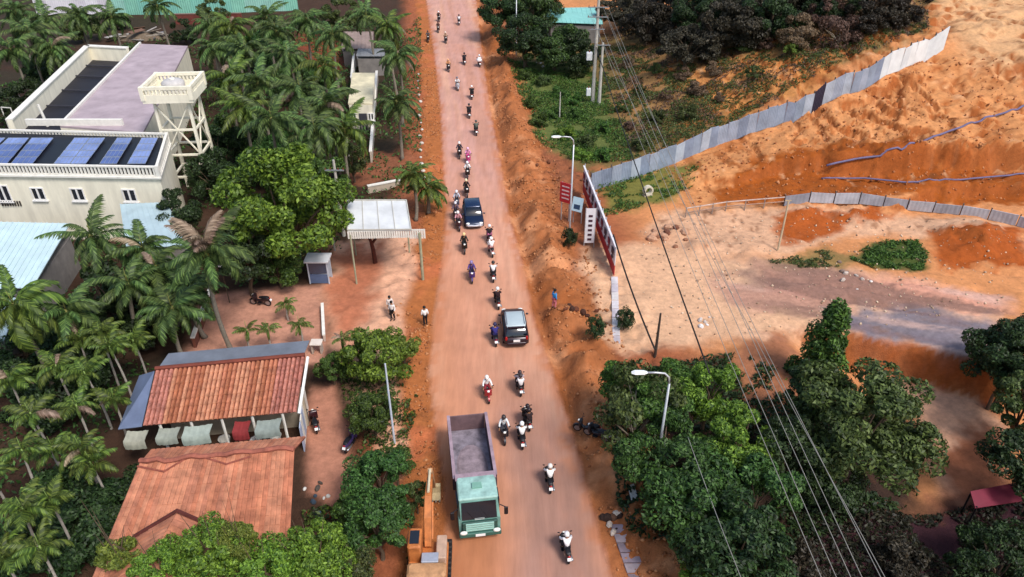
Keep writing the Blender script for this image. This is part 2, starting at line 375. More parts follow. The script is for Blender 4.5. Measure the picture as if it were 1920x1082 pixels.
def terrain_mat(road=False):
    m = bpy.data.materials.new('road_dust' if road else 'soil'); m.use_nodes = True; nt = m.node_tree; b = nt.nodes['Principled BSDF']
    ca = nt.nodes.new('ShaderNodeAttribute'); ca.attribute_name = 'soil_colour'
    tc = nt.nodes.new('ShaderNodeTexCoord')
    n1 = nt.nodes.new('ShaderNodeTexNoise'); n1.inputs['Scale'].default_value = 2.2; n1.inputs['Detail'].default_value = 9; n1.inputs['Roughness'].default_value = .7
    n2 = nt.nodes.new('ShaderNodeTexNoise'); n2.inputs['Scale'].default_value = 9; n2.inputs['Detail'].default_value = 5; n2.inputs['Roughness'].default_value = .7
    mp = nt.nodes.new('ShaderNodeMapping'); nt.links.new(tc.outputs['Object'], mp.inputs[0])
    if road: mp.inputs['Rotation'].default_value = (0, 0, -.16); mp.inputs['Scale'].default_value = (1.1, .13, 1)
    for n in (n1, n2): nt.links.new(mp.outputs[0], n.inputs['Vector'])
    mr = nt.nodes.new('ShaderNodeMapRange'); mr.inputs[1].default_value = .3; mr.inputs[2].default_value = .7; mr.inputs[3].default_value = .86 if road else .74; mr.inputs[4].default_value = 1.1 if road else 1.2
    nt.links.new(n1.outputs[0], mr.inputs[0])
    mul = nt.nodes.new('ShaderNodeVectorMath'); mul.operation = 'SCALE'
    nt.links.new(ca.outputs['Color'], mul.inputs[0]); nt.links.new(mr.outputs[0], mul.inputs['Scale'])
    nt.links.new(mul.outputs[0], b.inputs['Base Color']); b.inputs['Roughness'].default_value = .92; b.inputs['Specular IOR Level'].default_value = .15
    bp = nt.nodes.new('ShaderNodeBump'); bp.inputs['Strength'].default_value = .12 if road else .6; bp.inputs['Distance'].default_value = .12
    nt.links.new(n2.outputs[0], bp.inputs['Height']); nt.links.new(bp.outputs[0], b.inputs['Normal'])
    return m
SOIL = terrain_mat(); ROADM = terrain_mat(True)
ii = np.arange(NX - 1)[None] + np.arange(NY - 1)[:, None] * NX
QUAD = np.stack([ii, ii + 1, ii + 1 + NX, ii + NX], -1).reshape(-1, 4)
def qm(mask): return mask[QUAD].mean(1) > .5
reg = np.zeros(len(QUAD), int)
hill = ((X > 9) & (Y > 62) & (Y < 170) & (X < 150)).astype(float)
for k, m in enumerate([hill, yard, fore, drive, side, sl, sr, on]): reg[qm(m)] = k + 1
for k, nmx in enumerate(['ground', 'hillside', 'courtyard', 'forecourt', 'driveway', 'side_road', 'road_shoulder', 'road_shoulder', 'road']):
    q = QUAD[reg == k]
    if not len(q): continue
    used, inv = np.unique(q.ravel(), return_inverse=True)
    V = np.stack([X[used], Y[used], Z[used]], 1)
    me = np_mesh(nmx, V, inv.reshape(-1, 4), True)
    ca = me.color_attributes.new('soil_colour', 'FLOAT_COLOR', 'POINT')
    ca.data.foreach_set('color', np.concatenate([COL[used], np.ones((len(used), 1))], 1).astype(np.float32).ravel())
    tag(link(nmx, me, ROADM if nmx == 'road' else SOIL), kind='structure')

# ------------------------------------------------------------------ buildings
def edge_len(a, b): return (Vector(b) - Vector(a)).length
def wall_box(parent, poly, z0, z1, m, name='wall'):
    mb = MB(); mb.prism(poly, z0, z1); return part(name, mb, m, parent)
def balustrade(parent, pts, z, h, m, sp=.33, name='balustrade', closed=False):
    mb = MB(); n = len(pts)
    for i in range(n if closed else n - 1):
        a, b = Vector((*pts[i][:2], z)), Vector((*pts[(i + 1) % n][:2], z)); L = (b - a).length
        d = (b - a).normalized(); w = Vector((-d.y, d.x, 0)) * .11
        for zz, th in ((0, .12), (h - .14, .14)):
            mb.slab(a - w + Vector((0, 0, zz)), b - w + Vector((0, 0, zz)), b + w + Vector((0, 0, zz)), a + w + Vector((0, 0, zz)), th)
        k = int(L / sp)
        for j in range(1, k):
            p = a + d * (L * j / k); mb.box((p.x, p.y, z + h / 2), (.13, .13, h - .26), math.atan2(d.y, d.x))
        mb.box((a.x, a.y, z + h / 2 + .02), (.3, .3, h + .04), math.atan2(d.y, d.x))
    return part(name, mb, m, parent)
def window(parent, p, d, n, w, h, fm, gm, panes=2, name='window'):
    """p = centre on the wall, d along the wall, n outwards"""
    d = Vector(d).normalized(); n = Vector(n).normalized(); up = Vector((0, 0, 1)); p = Vector(p)
    mb = MB(); t = .09
    def bar(c, ww, hh, dep):
        a = c - d * ww / 2 - up * hh / 2; mb.slab(a, a + d * ww, a + d * ww + up * hh, a + up * hh, dep)
    for sx in (-1, 1): bar(p + d * sx * (w / 2 - t / 2), t, h, .09)
    for sz in (-1, 1): bar(p + up * sz * (h / 2 - t / 2), w - 2 * t, t, .09)
    for k in range(1, panes): bar(p + d * (-w / 2 + w * k / panes), .14, h - 2 * t, .09)
    bar(p - up * (h / 2 + .06) , w + .2, .1, .16)
    f = part(name, mb, fm, parent)
    for k in range(panes):
        q = MB(); pw = (w - .2) / panes - .06; c = p + d * (-w / 2 + .1 + (w - .2) * (k + .5) / panes)
        a = c - d * pw / 2 - up * (h / 2 - t); q.slab(a, a + d * pw, a + d * pw + up * (h - 2 * t), a + up * (h - 2 * t), .03)
        part('pane', q, gm, f)
    return f
cream = mat('#f1ead4', .85, .16, 1.0, k=.9, streak=(1.6, 1.6, .35)); white = mat('#eeeae0', .7, .14, 2.0, k=.85); conc = mat('#b7a6ac', .9, .25, .5, k=.8)
darkroof = mat('#1e1c26', .6, .4, .8); winglass = glass('#2b3038', .15); whiteframe = mat('#f4f2ee', .6, .08, 2, k=.85)
roofdark = mat('#14151f', .5, .3, 1.0)

# --- cream block with solar panels
ZR = 7.0
fl, fr_ = at(-150, 305, ZR), at(293, 312, ZR); bl, br_ = at(-120, 240, ZR), at(312, 250, ZR)
bld = thing('cream_building', 'cream two-storey building with rows of blue solar panels on its flat roof', 'building', (fr_.x, fr_.y, 0))
O = Vector((fr_.x, fr_.y, 0))
def L_(p): return (p.x - O.x, p.y - O.y)
poly = [L_(fl), L_(fr_), L_(br_), L_(bl)]
wall_box(bld, poly, 0, ZR - 1.05, cream)
mb = MB(); mb.prism([(poly[0][0], poly[0][1] - .22), (poly[1][0] + .22, poly[1][1] - .22), (poly[2][0] + .22, poly[2][1]), poly[3]], ZR - 1.05, ZR - .9); part('cornice', mb, white, bld)
mb = MB(); mb.prism([(poly[0][0], poly[0][1] + .3), (poly[1][0] - .3, poly[1][1] + .3), (poly[2][0] - .3, poly[2][1] - .3), poly[3]], ZR - .9, ZR - .3); part('roof', mb, roofdark, bld)
balustrade(bld, [poly[3], poly[2], poly[1], poly[0]], ZR - .9, .92, white, .3)
fd = (Vector((*poly[1], 0)) - Vector((*poly[0], 0))).normalized(); fn = Vector((fd.y, -fd.x, 0))
for px, w_, h_, n_ in ((12, 1.7, 1.5, 3), (67, 1.15, 1.15, 2), (143, 1.15, 1.15, 2), (242, 1.15, 1.15, 2)):
    yy = fr_.y - (fr_.x - at(px, 360, 4.9).x) * 0
    q = at(px, 366 if px > 20 else 352, zfor(fr_.y, 366)); s = (q.x - O.x)
    base = Vector((*poly[1], 0)) + fd * ((s - poly[1][0]) / fd.x)
    window(bld, (base.x, base.y, zfor(fr_.y, 367)), fd, fn, w_, h_, whiteframe, winglass, n_)
mb = MB()                                          # slotted vent block under the corner window
q = at(15, 385, zfor(fr_.y, 385)); base = Vector((*poly[1], 0)) + fd * ((q.x - O.x - poly[1][0]) / fd.x); zb = zfor(fr_.y, 386)
for k in range(8): mb.box((base.x + (k - 3.5) * .22, base.y - .05, zb), (.09, .12, .45))
part('vent_grille', mb, mat('#3a3430'), bld)
# solar panels: columns of tilted modules running back over the roof
pv2 = mat('#52659f', .3, .35, .7, 0, 0, .85, .6); pv = mat('#3a4f92', .25, .3, .8, 0, 0, .9, .7); pvl = mat('#7f92c8', .3, .35, .7, 0, 0, .85, .6); alu = mat('#b9c0c8', .4, .1, 3, .6)
def roofpt(px, py): p = at(px, py, ZR - .1); return Vector((p.x - O.x, p.y - O.y, ZR - .24))
cols = [(-66, -22, -10, 30), (-14, 8, 30, 60), (16, 50, 72, 98), (105, 150, 148, 192), (160, 190, 202, 226), (215, 238, 256, 280), (248, 268, 286, 303)]
for i, (a, b, c, d) in enumerate([(-90, -44, -28, 10), (-38, 12, 16, 54), (20, 60, 60, 100), (100, 130, 140, 168), (131, 160, 169, 197), (186, 218, 220, 248), (238, 272, 266, 296)]):
    A, B, C_, D = roofpt(a, 307), roofpt(b, 307), roofpt(d, 258), roofpt(c, 258)
    for k in range(4):
        t0, t1 = k / 4 + .012, (k + 1) / 4 - .012
        p0, p1, p2, p3 = A.lerp(D, t0), B.lerp(C_, t0), B.lerp(C_, t1), A.lerp(D, t1)
        up = Vector((0, 0, .06)); e = Vector((0, 0, .03))
        mbp = MB(); mbp.slab(p0 + up, p1 + up + e * .3, p2 + up + e, p3 + up + e * .7, .05)
        o = part('solar_panel', mbp, pvl if i in (3, 4, 6) or k == 3 else pv2, bld)
        g = MB()
        for j in range(1, 4):
            s0, s1 = (p0 + up).lerp(p1 + up + e * .3, j / 4), (p3 + up + e * .7).lerp(p2 + up + e, j / 4)
            g.tube([s0 + Vector((0, 0, .055)), s1 + Vector((0, 0, .055))], .018, 4)
        g.tube([p0 + up + Vector((0, 0, .05)), p1 + up + e * .3 + Vector((0, 0, .05)), p2 + up + e + Vector((0, 0, .05)), p3 + up + e * .7 + Vector((0, 0, .05)), p0 + up + Vector((0, 0, .05))], .025, 4)
        part('panel_frame', g, alu, o)
# --- rear wing: pale concrete terrace, dark sunken roof with pale parapet
ZW = 6.2
w0, w1, w2, w3 = at(112, 236, ZW), at(268, 248, ZW), at(352, 86, ZW), at(262, 82, ZW)
wing = thing('terrace_wing', 'long pale mauve concrete flat roof running back behind the solar panels', 'building', (w0.x, w0.y, 0)); O = Vector((w0.x, w0.y, 0))
wall_box(wing, [L_(p) for p in (w0, w1, w2, w3)], 0, ZW - .2, cream)
mb = MB(); mb.prism([L_(p) for p in (w0, w1, w2, w3)], ZW - .2, ZW); part('roof_slab', mb, conc, wing)
mb = MB(); a, b = Vector((*L_(w0), ZW)), Vector((*L_(w3), ZW)); mb.tube([a + Vector((.1, 0, .12)), b + Vector((.1, 0, .12))], .16, 4); part('kerb', mb, white, wing)
mb = MB(); c0, c1 = at(50, 236, ZW), at(228, 238, ZW); mb.box(((c0.x + c1.x) / 2 - O.x, (c0.y + c1.y) / 2 - O.y + .3, ZW + .3), (c1.x - c0.x, .3, .6)); part('upstand', mb, white, wing)
v0, v1, v2, v3 = at(20, 232, ZW), at(110, 232, ZW), at(240, 96, ZW), at(165, 92, ZW)
dr_b = thing('sunken_roof_block', 'long block with dark sunken roof inside a cream parapet left of the terrace', 'building', (v0.x, v0.y, 0)); O = Vector((v0.x, v0.y, 0))
P4 = [L_(p) for p in (v0, v1, v2, v3)]
wall_box(dr_b, P4, 0, ZW - 1.3, cream)
mb = MB(); mb.prism(P4, ZW - 1.3, ZW - 1.25); part('roof', mb, darkroof, dr_b)
for i in (3, 2):                                    # parapets on the left and the far side
    a, b = Vector((*P4[i], 0)), Vector((*P4[(i + 1) % 4], 0)); d = (b - a).normalized(); w = Vector((-d.y, d.x, 0)) * .25
    mb = MB(); mb.prism([(a - w)[:2], (b - w)[:2], (b + w)[:2], (a + w)[:2]], ZW - 1.28, ZW + .35); part('parapet', mb, cream, dr_b)
    mb = MB(); w *= 1.35; mb.prism([(a - w)[:2], (b - w)[:2], (b + w)[:2], (a + w)[:2]], ZW + .35, ZW + .47); part('coping', mb, white, dr_b)
for t in (.12, .32, .52, .72, .88):                  # ribs of the black mesh roof
    a = Vector((*P4[0], 0)).lerp(Vector((*P4[3], 0)), t); b = Vector((*P4[1], 0)).lerp(Vector((*P4[2], 0)), t)
    mb = MB(); mb.tube([a + Vector((.3, 0, ZW - 1.1)), b + Vector((-.05, 0, ZW - 1.1))], .09, 4); part('roof_rib', mb, mat('#3a3a44'), dr_b)
mb = MB(); q = at(82, 215, ZW); mb.tube([(q.x - O.x, q.y - O.y, ZW - 1.2), (q.x - O.x - .2, q.y - O.y, ZW + 1.0)], .13, 6); part('roof_post', mb, white, dr_b)
for px, py, wh in ((12, 205, 'nearest'), (65, 172, 'third farthest'), (120, 120, 'farthest'), (30, 180, 'second nearest')):   # leftover white window frames leaning beside it
    q = at(px, py, 3.2); fr = thing('scrap_frame', f'white metal frame left of the long parapet, {wh} of four', 'frame', (q.x, q.y, tz(q.x, q.y)), random.uniform(-.5, .5), 'white frames left of the parapet')
    mb = MB()
    for a, b in (((-.6, 0, 2.0), (.6, 0, 2.0)), ((-.6, 0, 3.4), (.6, 0, 3.4)), ((-.6, 0, 0), (-.6, 0, 3.4)), ((.6, 0, 0), (.6, 0, 3.4))): mb.tube([a, b], .06, 4)
    part('bars', mb, white, fr)

# --- water tower
q = at(327, 168, 10.2); WT = thing('water_tower', 'cream concrete water tower on braced legs with slotted parapet', 'water tower', (q.x, q.y, 0), R(4))
S = 2.15; HT = 9.7
for sx in (-1, 1):
    for sy in (-1, 1):
        mb = MB(); mb.tube([(sx * (S - .55), sy * (S - .55), 0), (sx * (S - .7), sy * (S - .7), HT)], [.2, .16], 4); part('leg', mb, cream, WT)
for z in (2.4, 4.6, 7.0):
    mb = MB(); r = S - .62
    for a, b in (((-r, -r), (r, -r)), ((r, -r), (r, r)), ((r, r), (-r, r)), ((-r, r), (-r, -r))): mb.tube([(*a, z), (*b, z)], .12, 4)
    part('ring_beam', mb, cream, WT)
for z0, z1 in ((4.6, 7.0), (7.0, 9.5)):
    mb = MB(); r = S - .62
    for a, b in (((-r, -r), (r, -r)), ((r, -r), (r, r))): mb.tube([(*a, z0 if z0 < 5 else z1), (*((Vector(a) + Vector(b)) / 2), z1 if z0 < 5 else z0)], .08, 4); mb.tube([(*b, z0 if z0 < 5 else z1), (*((Vector(a) + Vector(b)) / 2), z1 if z0 < 5 else z0)], .08, 4)
    part('brace', mb, cream, WT)
mb = MB(); mb.box((0, 0, HT + .1), (2 * S, 2 * S, .25)); part('platform', mb, cream, WT)
for k in range(4):
    m4 = Matrix.Rotation(k * math.pi / 2, 4, 'Z'); mb = MB()
    def bx(c, d):
        t = MB(); t.box(c, d); mb.add([m4 @ Vector(v) for v in t.v], t.f)
    bx((0, -S + .1, HT + .48), (2 * S - .42, .2, .5)); bx((0, -S + .1, HT + 1.3), (2 * S - .42, .24, .28))
    for j in range(11): bx((-S + .5 + j * (2 * S - 1) / 10, -S + .1, HT + .94), (.17, .16, .43))
    bx((-S + .1, -S + .1, HT + .84), (.34, .34, 1.22))
    part('parapet', mb, cream, WT)
tk = thing('water_tank', 'pale round water tank standing inside the parapet of the tower', 'tank', (q.x, q.y, HT + .23))
mb = MB(); mb.loft([[(r * math.cos(a), r * math.sin(a), z) for a in [k * math.pi / 8 for k in range(16)]] for r, z in ((.95, 0), (1.0, .1), (1.0, .95), (.75, 1.15), (.3, 1.22))])
part('drum', mb, mat('#c9c4c0', .5, .2, 2, k=.85), tk, True); mb = MB(); mb.cyl((0, 0, 1.26), (0, 0, 1), .25, .1, 10); part('lid', mb, white, tk)

# --- sheet-metal shed roofs in front of the cream block
def shed(label, pts, z0, zs, m, name='shed', wallm=None, ribs=14):
    """pts = photo pixels of the four roof corners, zs = their heights; ribbed sheet roof on walls"""
    P = [at(px, py, z) for (px, py), z in zip(pts, zs)]; c = sum(P, Vector()) / 4
    t = thing(name, label, 'shed', (c.x, c.y, 0)); Q = [p - Vector((c.x, c.y, 0)) for p in P]
    mb = MB(); a, b, d, e = Q; mb.slab(*(Q if (b - a).cross(e - a).z > 0 else [a, e, d, b]), .06); part('roof_sheet', mb, m, t)
    up = Vector((0, 0, .09)); mb = MB()
    for k in range(ribs + 1): mb.tube([a.lerp(b, k / ribs) + up, e.lerp(d, k / ribs) + up], .035, 4)
    part('roof_rib', mb, m, t)
    inn = [Vector((0, 0, 0)).lerp(Vector((p.x, p.y, 0)), .93) for p in Q]
    mb = MB(); mb.prism([p[:2] for p in inn], z0, min(zs) - .35); part('wall', mb, wallm or mat('#8b8580', .9, .3, 1), t)
    mb = MB()
    for p in inn: mb.tube([(p.x, p.y, min(zs) - .36), (p.x, p.y, min(zs) - .02)], .07, 5)
    part('roof_post', mb, alu, t)
    return t
lightsheet = mat('#cfe6ea', .45, .14, .5, .1, 0, .85); lightsheet2 = mat('#bcd3da', .45, .18, .6, .1, 0, .8)
shed('large pale blue-white sheet roof at the left below the cream building', [(-60, 416), (132, 420), (62, 540), (-150, 548)], 0, (3.9, 3.9, 3.2, 3.2), lightsheet, ribs=18)
shed('small pale grey-blue sheet roof under the right window of the cream building', [(226, 384), (312, 380), (352, 462), (238, 466)], 0, (4.2, 4.2, 3.4, 3.4), lightsheet2, ribs=9)
shed('narrow white sheet lean-to roof edge at the far left behind the coconut palm', [(-60, 560), (40, 560), (8, 640), (-90, 640)], 0, (3.0, 3.0, 2.6, 2.6), lightsheet2, ribs=8)
shed('teal sheet roof behind the twin utility poles at the top', [(1018, 16), (1125, 14), (1130, 46), (1030, 42)], 0, (4.0, 4.0, 3.2, 3.2), mat('#8fd0c8', .5, .15, .5, k=.8), ribs=12)
shed('small weathered shed roof on the left roadside between palms at the top', [(645, 60), (700, 60), (700, 92), (640, 92)], 0, (3, 3, 2.6, 2.6), mat('#a08a80', .7, .3, .8), ribs=8)
shed('pale grey roof behind the palms at the upper left edge of the road', [(672, 92), (720, 92), (722, 106), (668, 106)], 0, (3, 3, 2.7, 2.7), mat('#8b8d90', .7, .3, .8), ribs=8)

# --- long hoarding at the top left: white then teal sheets
def sheet_fence(name, label, base, h, cols_, wpan, thick=.05, gap=0, tilt=.03, lift=0.0, wv=.035, postm=None, group=None, drop=None):
    """panels one by one along a polyline of land points; cols_(t) gives the material"""
    L = [0.0]
    for a, b in zip(base, base[1:]): L.append(L[-1] + (b - a).length)
    n = max(1, int(L[-1] / wpan)); o = base[0]
    t = thing(name, label, 'fence', o, 0, group)
    def pos(s):
        for k in range(len(base) - 1):
            if s <= L[k + 1] or k == len(base) - 2: return base[k].lerp(base[k + 1], (s - L[k]) / max(L[k + 1] - L[k], 1e-6))
    for i in range(n):
        if drop and drop(i / n): continue
        a, b = pos(L[-1] * i / n), pos(L[-1] * (i + 1) / n); d = (b - a); d.z = 0; d.normalize(); nn = Vector((-d.y, d.x, 0))
        za, zb = tz(a.x, a.y), tz(b.x, b.y); hh = h(i / n) * random.uniform(.96, 1.04); tl = nn * random.uniform(-tilt, tilt) * hh
        m = MB(); K = 12
        jit = nn * random.uniform(-.03, .03); ja, jb = random.uniform(-.05, .06), random.uniform(-.05, .06)
        top, bot = [], []
        for k in range(K + 1):
            u = k / K; p = a.lerp(b, u * (1 - gap)); off = nn * (wv if k % 2 else -wv) + jit
            g = za + (zb - za) * u + lift
            bot.append(Vector((p.x, p.y, g + .02)) + off); top.append(Vector((p.x, p.y, g + hh + ja + (jb - ja) * u)) + off + tl)
        vs = bot + top + [v + nn * thick for v in bot + top]; W = K + 1; fs = []
        for k in range(K):
            fs += [(k, k + 1, W + k + 1, W + k), (2 * W + k + 1, 2 * W + k, 3 * W + k, 3 * W + k + 1), (W + k, W + k + 1, 3 * W + k + 1, 3 * W + k)]
        fs += [(0, W, 3 * W, 2 * W), (K, 2 * W + K, 3 * W + K, W + K)]
        m.add([v - o for v in vs], fs); part('sheet_panel', m, cols_(i / n, i), t)
        q = a + nn * .14; pm = MB(); pm.box((q.x - o.x, q.y - o.y, za - o.z + hh / 2), (.1, .1, hh + .3), math.atan2(d.y, d.x)); part('post', pm, postm or mat('#6b5a50'), t)
    return t
teal = [mat('#9fd3c4', .5, .15, .6, k=.8), mat('#86c7b6', .5, .15, .6, k=.8), mat('#8fceb8', .5, .15, .6, k=.8)]; wht = [mat('#e6e2e8', .6, .12, .8, k=.85), mat('#d8d2da', .6, .15, .8, k=.85)]
sheet_fence('sheet_hoarding', 'long white and teal sheet hoarding along the top left edge', [at(70, 28), at(330, 28), at(560, 20)], lambda t: 4.0, lambda t, i: random.choice(wht) if t < .3 else random.choice(teal), 2.2)
rw = thing('brick_wall', 'low reddish brown wall below the teal hoarding', 'wall', at(330, 44)); a, b = at(330, 46) - at(330, 44), at(455, 44) - at(330, 44)
mb = MB(); mb.slab(a, b, b + Vector((0, .3, 0)), a + Vector((0, .3, 0)), 1.6); part('wall', mb, mat('#7d4038', .9, .3, 1.5), rw); mb = MB(); mb.slab(a + Vector((0, -.05, 1.6)), b + Vector((0, -.05, 1.6)), b + Vector((0, .35, 1.6)), a + Vector((0, .35, 1.6)), .12); part('coping', mb, mat('#8c6a60'), rw)
# debris heap behind the terrace
dh = at(265, 72); deb = thing('debris_heap', 'heap of broken grey sheets and timber behind the terrace roof', 'debris', dh)
for k in range(16):
    x, y, z = random.uniform(-4.2, 4.2), random.uniform(-2, 2), random.uniform(.2, 1.5)
    mb = MB(); m4 = Matrix.Translation((x, y, z)) @ Matrix.Rotation(random.uniform(0, 3), 4, 'Z') @ Matrix.Rotation(random.uniform(-.5, .5), 4, 'X')
    t = MB(); t.box((0, 0, 0), random.choice([(2.6, .9, .05), (1.8, 1.4, .05), (3.4, .25, .12), (2.8, .2, .15)])); mb.add([m4 @ Vector(v) for v in t.v], t.f)
    part('loose_sheet', mb, mat(random.choice(['#8c8a8c', '#a59a8c', '#6f6a68', '#b8b2ac', '#7a5a48']), .8, .3, 1.5), deb)
mb = MB(); mb.ell((0, 0, 0), (4.0, 2.0, 1.0), 14, 6); part('rubble_mound', mb, mat('#7a6a58', .95, .5, 1.5, bump=.8), deb)

# --- clay-tiled house: two roofs
clay = [mat('#c67c5c', .85, .45, 2.6, k=.75), mat('#b8704e', .85, .5, 2.6, k=.72), mat('#d08e6c', .85, .45, 2.6, k=.78)]
mott = [mat('#c98270', .85, .6, 3.5, k=.72), mat('#bd7666', .85, .6, 3.5, k=.7)]
clay_plain = mat('#8a4636', .9, .3, 1.5, k=.6)
def tiled(parent, A, B, C, D, wt, ml, seed=0, th=.06, hh=.07, ribm=None, flat=False):
    """A,B = ridge ends, C,D = eave ends (B-C and A-D are the rakes): rows of overlapping barrel tiles from ridge to eave"""
    A, B, C, D = map(Vector, (A, B, C, D)); n = (D - A).cross(B - A).normalized()
    if n.z < 0: n = -n
    W = ((B - A).length + (C - D).length) / 2; N = max(1, int(W / wt)); rr = random.Random(seed)
    mb = MB(); q = [D, C, B, A]
    if (q[1] - q[0]).cross(q[3] - q[0]).z < 0: q = [A, B, C, D]
    mb.slab(*[p - n * th for p in q], th); part('roof_deck', mb, clay_plain, parent)
    T = max(3, int((D - A).length / .42))
    for i in range(N):
        u0, u1 = i / N, (i + 1) / N; m = MB(); uc = (u0 + u1) / 2
        for j in range(T):
            v0, v1 = j / T, (j + 1.12) / T; v1 = min(v1, 1.01); jz = rr.uniform(-.008, .012)
            rings = []
            for v, lift, k in (((v0, .0, 1.08), (v1, .02, 1.08)) if flat else ((v0, .0, .82), (v1, .035, 1.0))):
                a = A.lerp(D, v); b = B.lerp(C, v); e = (b - a) / N; c = a.lerp(b, uc)
                rings.append([c + e * (-.46 * k) + n * (.004 + lift * .3), c + e * (-.26 * k) + n * (hh * .8 + lift + jz), c + e * (.26 * k) + n * (hh * .8 + lift + jz), c + e * (.46 * k) + n * (.004 + lift * .3)])
            o = len(m.v); m.v += [tuple(p) for r in rings for p in r]
            m.f += [(o, o + 1, o + 5, o + 4), (o + 1, o + 2, o + 6, o + 5), (o + 2, o + 3, o + 7, o + 6), (o + 4, o + 5, o + 6, o + 7)]
        part('tile_row', m, ml(i / N, rr) if callable(ml) else rr.choice(ml), parent)
house = thing('tiled_house', 'house with ribbed orange clay tile roof and grey metal flashing, the farther of two', 'house', (*at(420, 740, 3.0)[:2], 0)); O = house.location.copy()
zr, ze = 4.6, 3.0
A, B = at(292, 694, zr) - O, at(572, 668, zr) - O; C_, D = at(556, 772, ze) - O, at(268, 798, ze) - O
tiled(house, A, B, C_, D, .25, lambda t, r: r.choice(mott) if t > .8 or t < .1 else r.choice(clay), 1, hh=.13)
back = Vector((0, 3.0, -1.2)); greym = mat('#8d929c', .5, .25, .8, .4); blueg = mat('#7d8aa6', .5, .25, .8, .3)
mb = MB(); mb.slab(A + Vector((.1, .05, 0)), B + Vector((-.1, .05, 0)), B + Vector((-.1, 1.6, -.1)), A + Vector((.1, 1.6, -.1)), .05); part('back_roof_sheet', mb, greym, house)
L2 = at(222, 806, 2.7) - O; L1 = at(262, 705, 3.6) - O
mb = MB(); mb.slab(L2, D + Vector((-.08, 0, -.1)), A + Vector((-.08, 0, -.1)), L1, .05); part('side_roof_sheet', mb, blueg, house)
mb = MB(); mb.tube([A + Vector((0, 0, .12)), B + Vector((0, 0, .12))], .13, 6); part('ridge_cap', mb, clay_plain, house)
# newer patch of tiles proud of the right end
E = [A.lerp(B, .8), B, C_.lerp(D, 0.02), D.lerp(C_, .86)]
mb = MB(); up = Vector((0, 0, .12)); wl_ = [A + Vector((.3, -.6, 0)), B + Vector((-.3, -.6, 0)), C_ + Vector((-.2, 2.0, 0)), D + Vector((.3, 2.0, 0))]
mb.prism([p[:2] for p in wl_], 0, 2.75); part('wall', mb, mat('#b9aa94', .9, .25, 1), house)
mb = MB(); mb.tube([C_ + Vector((.15, -.1, -.05)), B + Vector((.15, .0, -.05))], .09, 5); part('gutter', mb, whiteframe, house)
for k in range(5):
    mb = MB(); p = D.lerp(C_, (k + .5) / 5) + Vector((0, .1, 0)); mb.tube([(p.x, p.y, 0), (p.x, p.y, 2.95)], .08, 6); part('porch_post', mb, white, house)

house2 = thing('tiled_house', 'large salmon pink clay-tiled hip roof house, the nearer of two', 'house', (*at(380, 940, 3.5)[:2], 0)); O = house2.location.copy()
zr, ze = 5.4, 3.2
rA, rB = at(262, 868, zr) - O, at(552, 842, zr) - O
nA, nB = at(240, 852, 4.6) - O, at(560, 826, 4.6) - O
nA = Vector((rA.x - .25, rA.y + 1.5, 4.75)); nB = Vector((rB.x + .1, rB.y + 1.5, 4.75))
sC, sD = at(540, 1075, ze) - O, at(168, 1095, ze) - O
pink = [mat('#c8805f', .9, .45, 1.6, k=.76), mat('#c2795a', .9, .5, 1.6, k=.76), mat('#cb8767', .9, .45, 1.6, k=.76), mat('#bd7a5e', .9, .5, 1.6, k=.76)]
tiled(house2, rA, rB, sC, sD, .23, pink, 3, hh=.02, flat=True)
tiled(house2, rB, rA, nA, nB, .23, pink, 4, hh=.02, flat=True)
mb = MB(); N = 18
pts = [rA.lerp(rB, k / N) + Vector((0, random.uniform(-.08, .08), .08 + .06 * math.sin(k * 1.3))) for k in range(N + 1)]; mb.tube(pts, .13, 6); part('ridge_cap', mb, mat('#a4604e', .9, .4, 3), house2)
for (a, b, c) in (((262, 985), (332, 962), (420, 985)),):   # low front gable breaking through the slope
    pk = at(*b, 5.0) - O; sl_ = (sD - rA).normalized(); ln = 4.6
    ga, gb = at(a[0] - 12, a[1] + 25, 4.05) - O, at(c[0] + 18, c[1] + 22, 4.05) - O
    fw = Vector((-.35, -3.4, 0)); tiled(house2, pk + fw, pk, ga, ga + fw, .3, pink, 5, hh=.02, flat=True); tiled(house2, pk, pk + fw, gb + fw, gb, .3, pink, 6, hh=.02, flat=True)
    mb = MB(); mb.tube([ga + Vector((0, .05, .05)), pk + Vector((0, .05, .1)), gb + Vector((0, .05, .05))], .1, 5); part('verge_board', mb, mat('#5c2a24', .9, .3, 3), house2)
    mb = MB(); mb.add([ga, pk, gb, ga + Vector((0, 0, -1.4)), gb + Vector((0, 0, -1.4))], [(0, 1, 2), (0, 2, 4, 3)]); part('gable_wall', mb, mat('#7a3e34', .9, .3, 2), house2)
def onslope(px, py):                                 # point of the front slope under a photo pixel
    a = Vector((0, 0, CAM_H)); d_ = at(px, py, 0) - a; nn_ = (sD - rA).cross(rB - rA); t_ = (rA + O - a).dot(nn_) / d_.dot(nn_); return a + d_ * t_ - O + Vector((0, 0, .06))
for pts in (((258, 876), (308, 886), (348, 862), (372, 854)), ((372, 856), (425, 872), (470, 858))):
    mb = MB(); mb.tube([onslope(*p) for p in pts], .05, 5); part('hip_cap', mb, mat('#9a5646', .9, .4, 3), house2)
mb = MB(); mb.prism([(rA.x + .6, rA.y + .6), (rB.x - 1.5, rB.y + .6), (sC.x - 1.5, sC.y + 1.2), (sD.x + 1.2, sD.y + 1.2)], 0, 3.0); part('wall', mb, mat('#c4b49c', .9, .25, 1), house2)

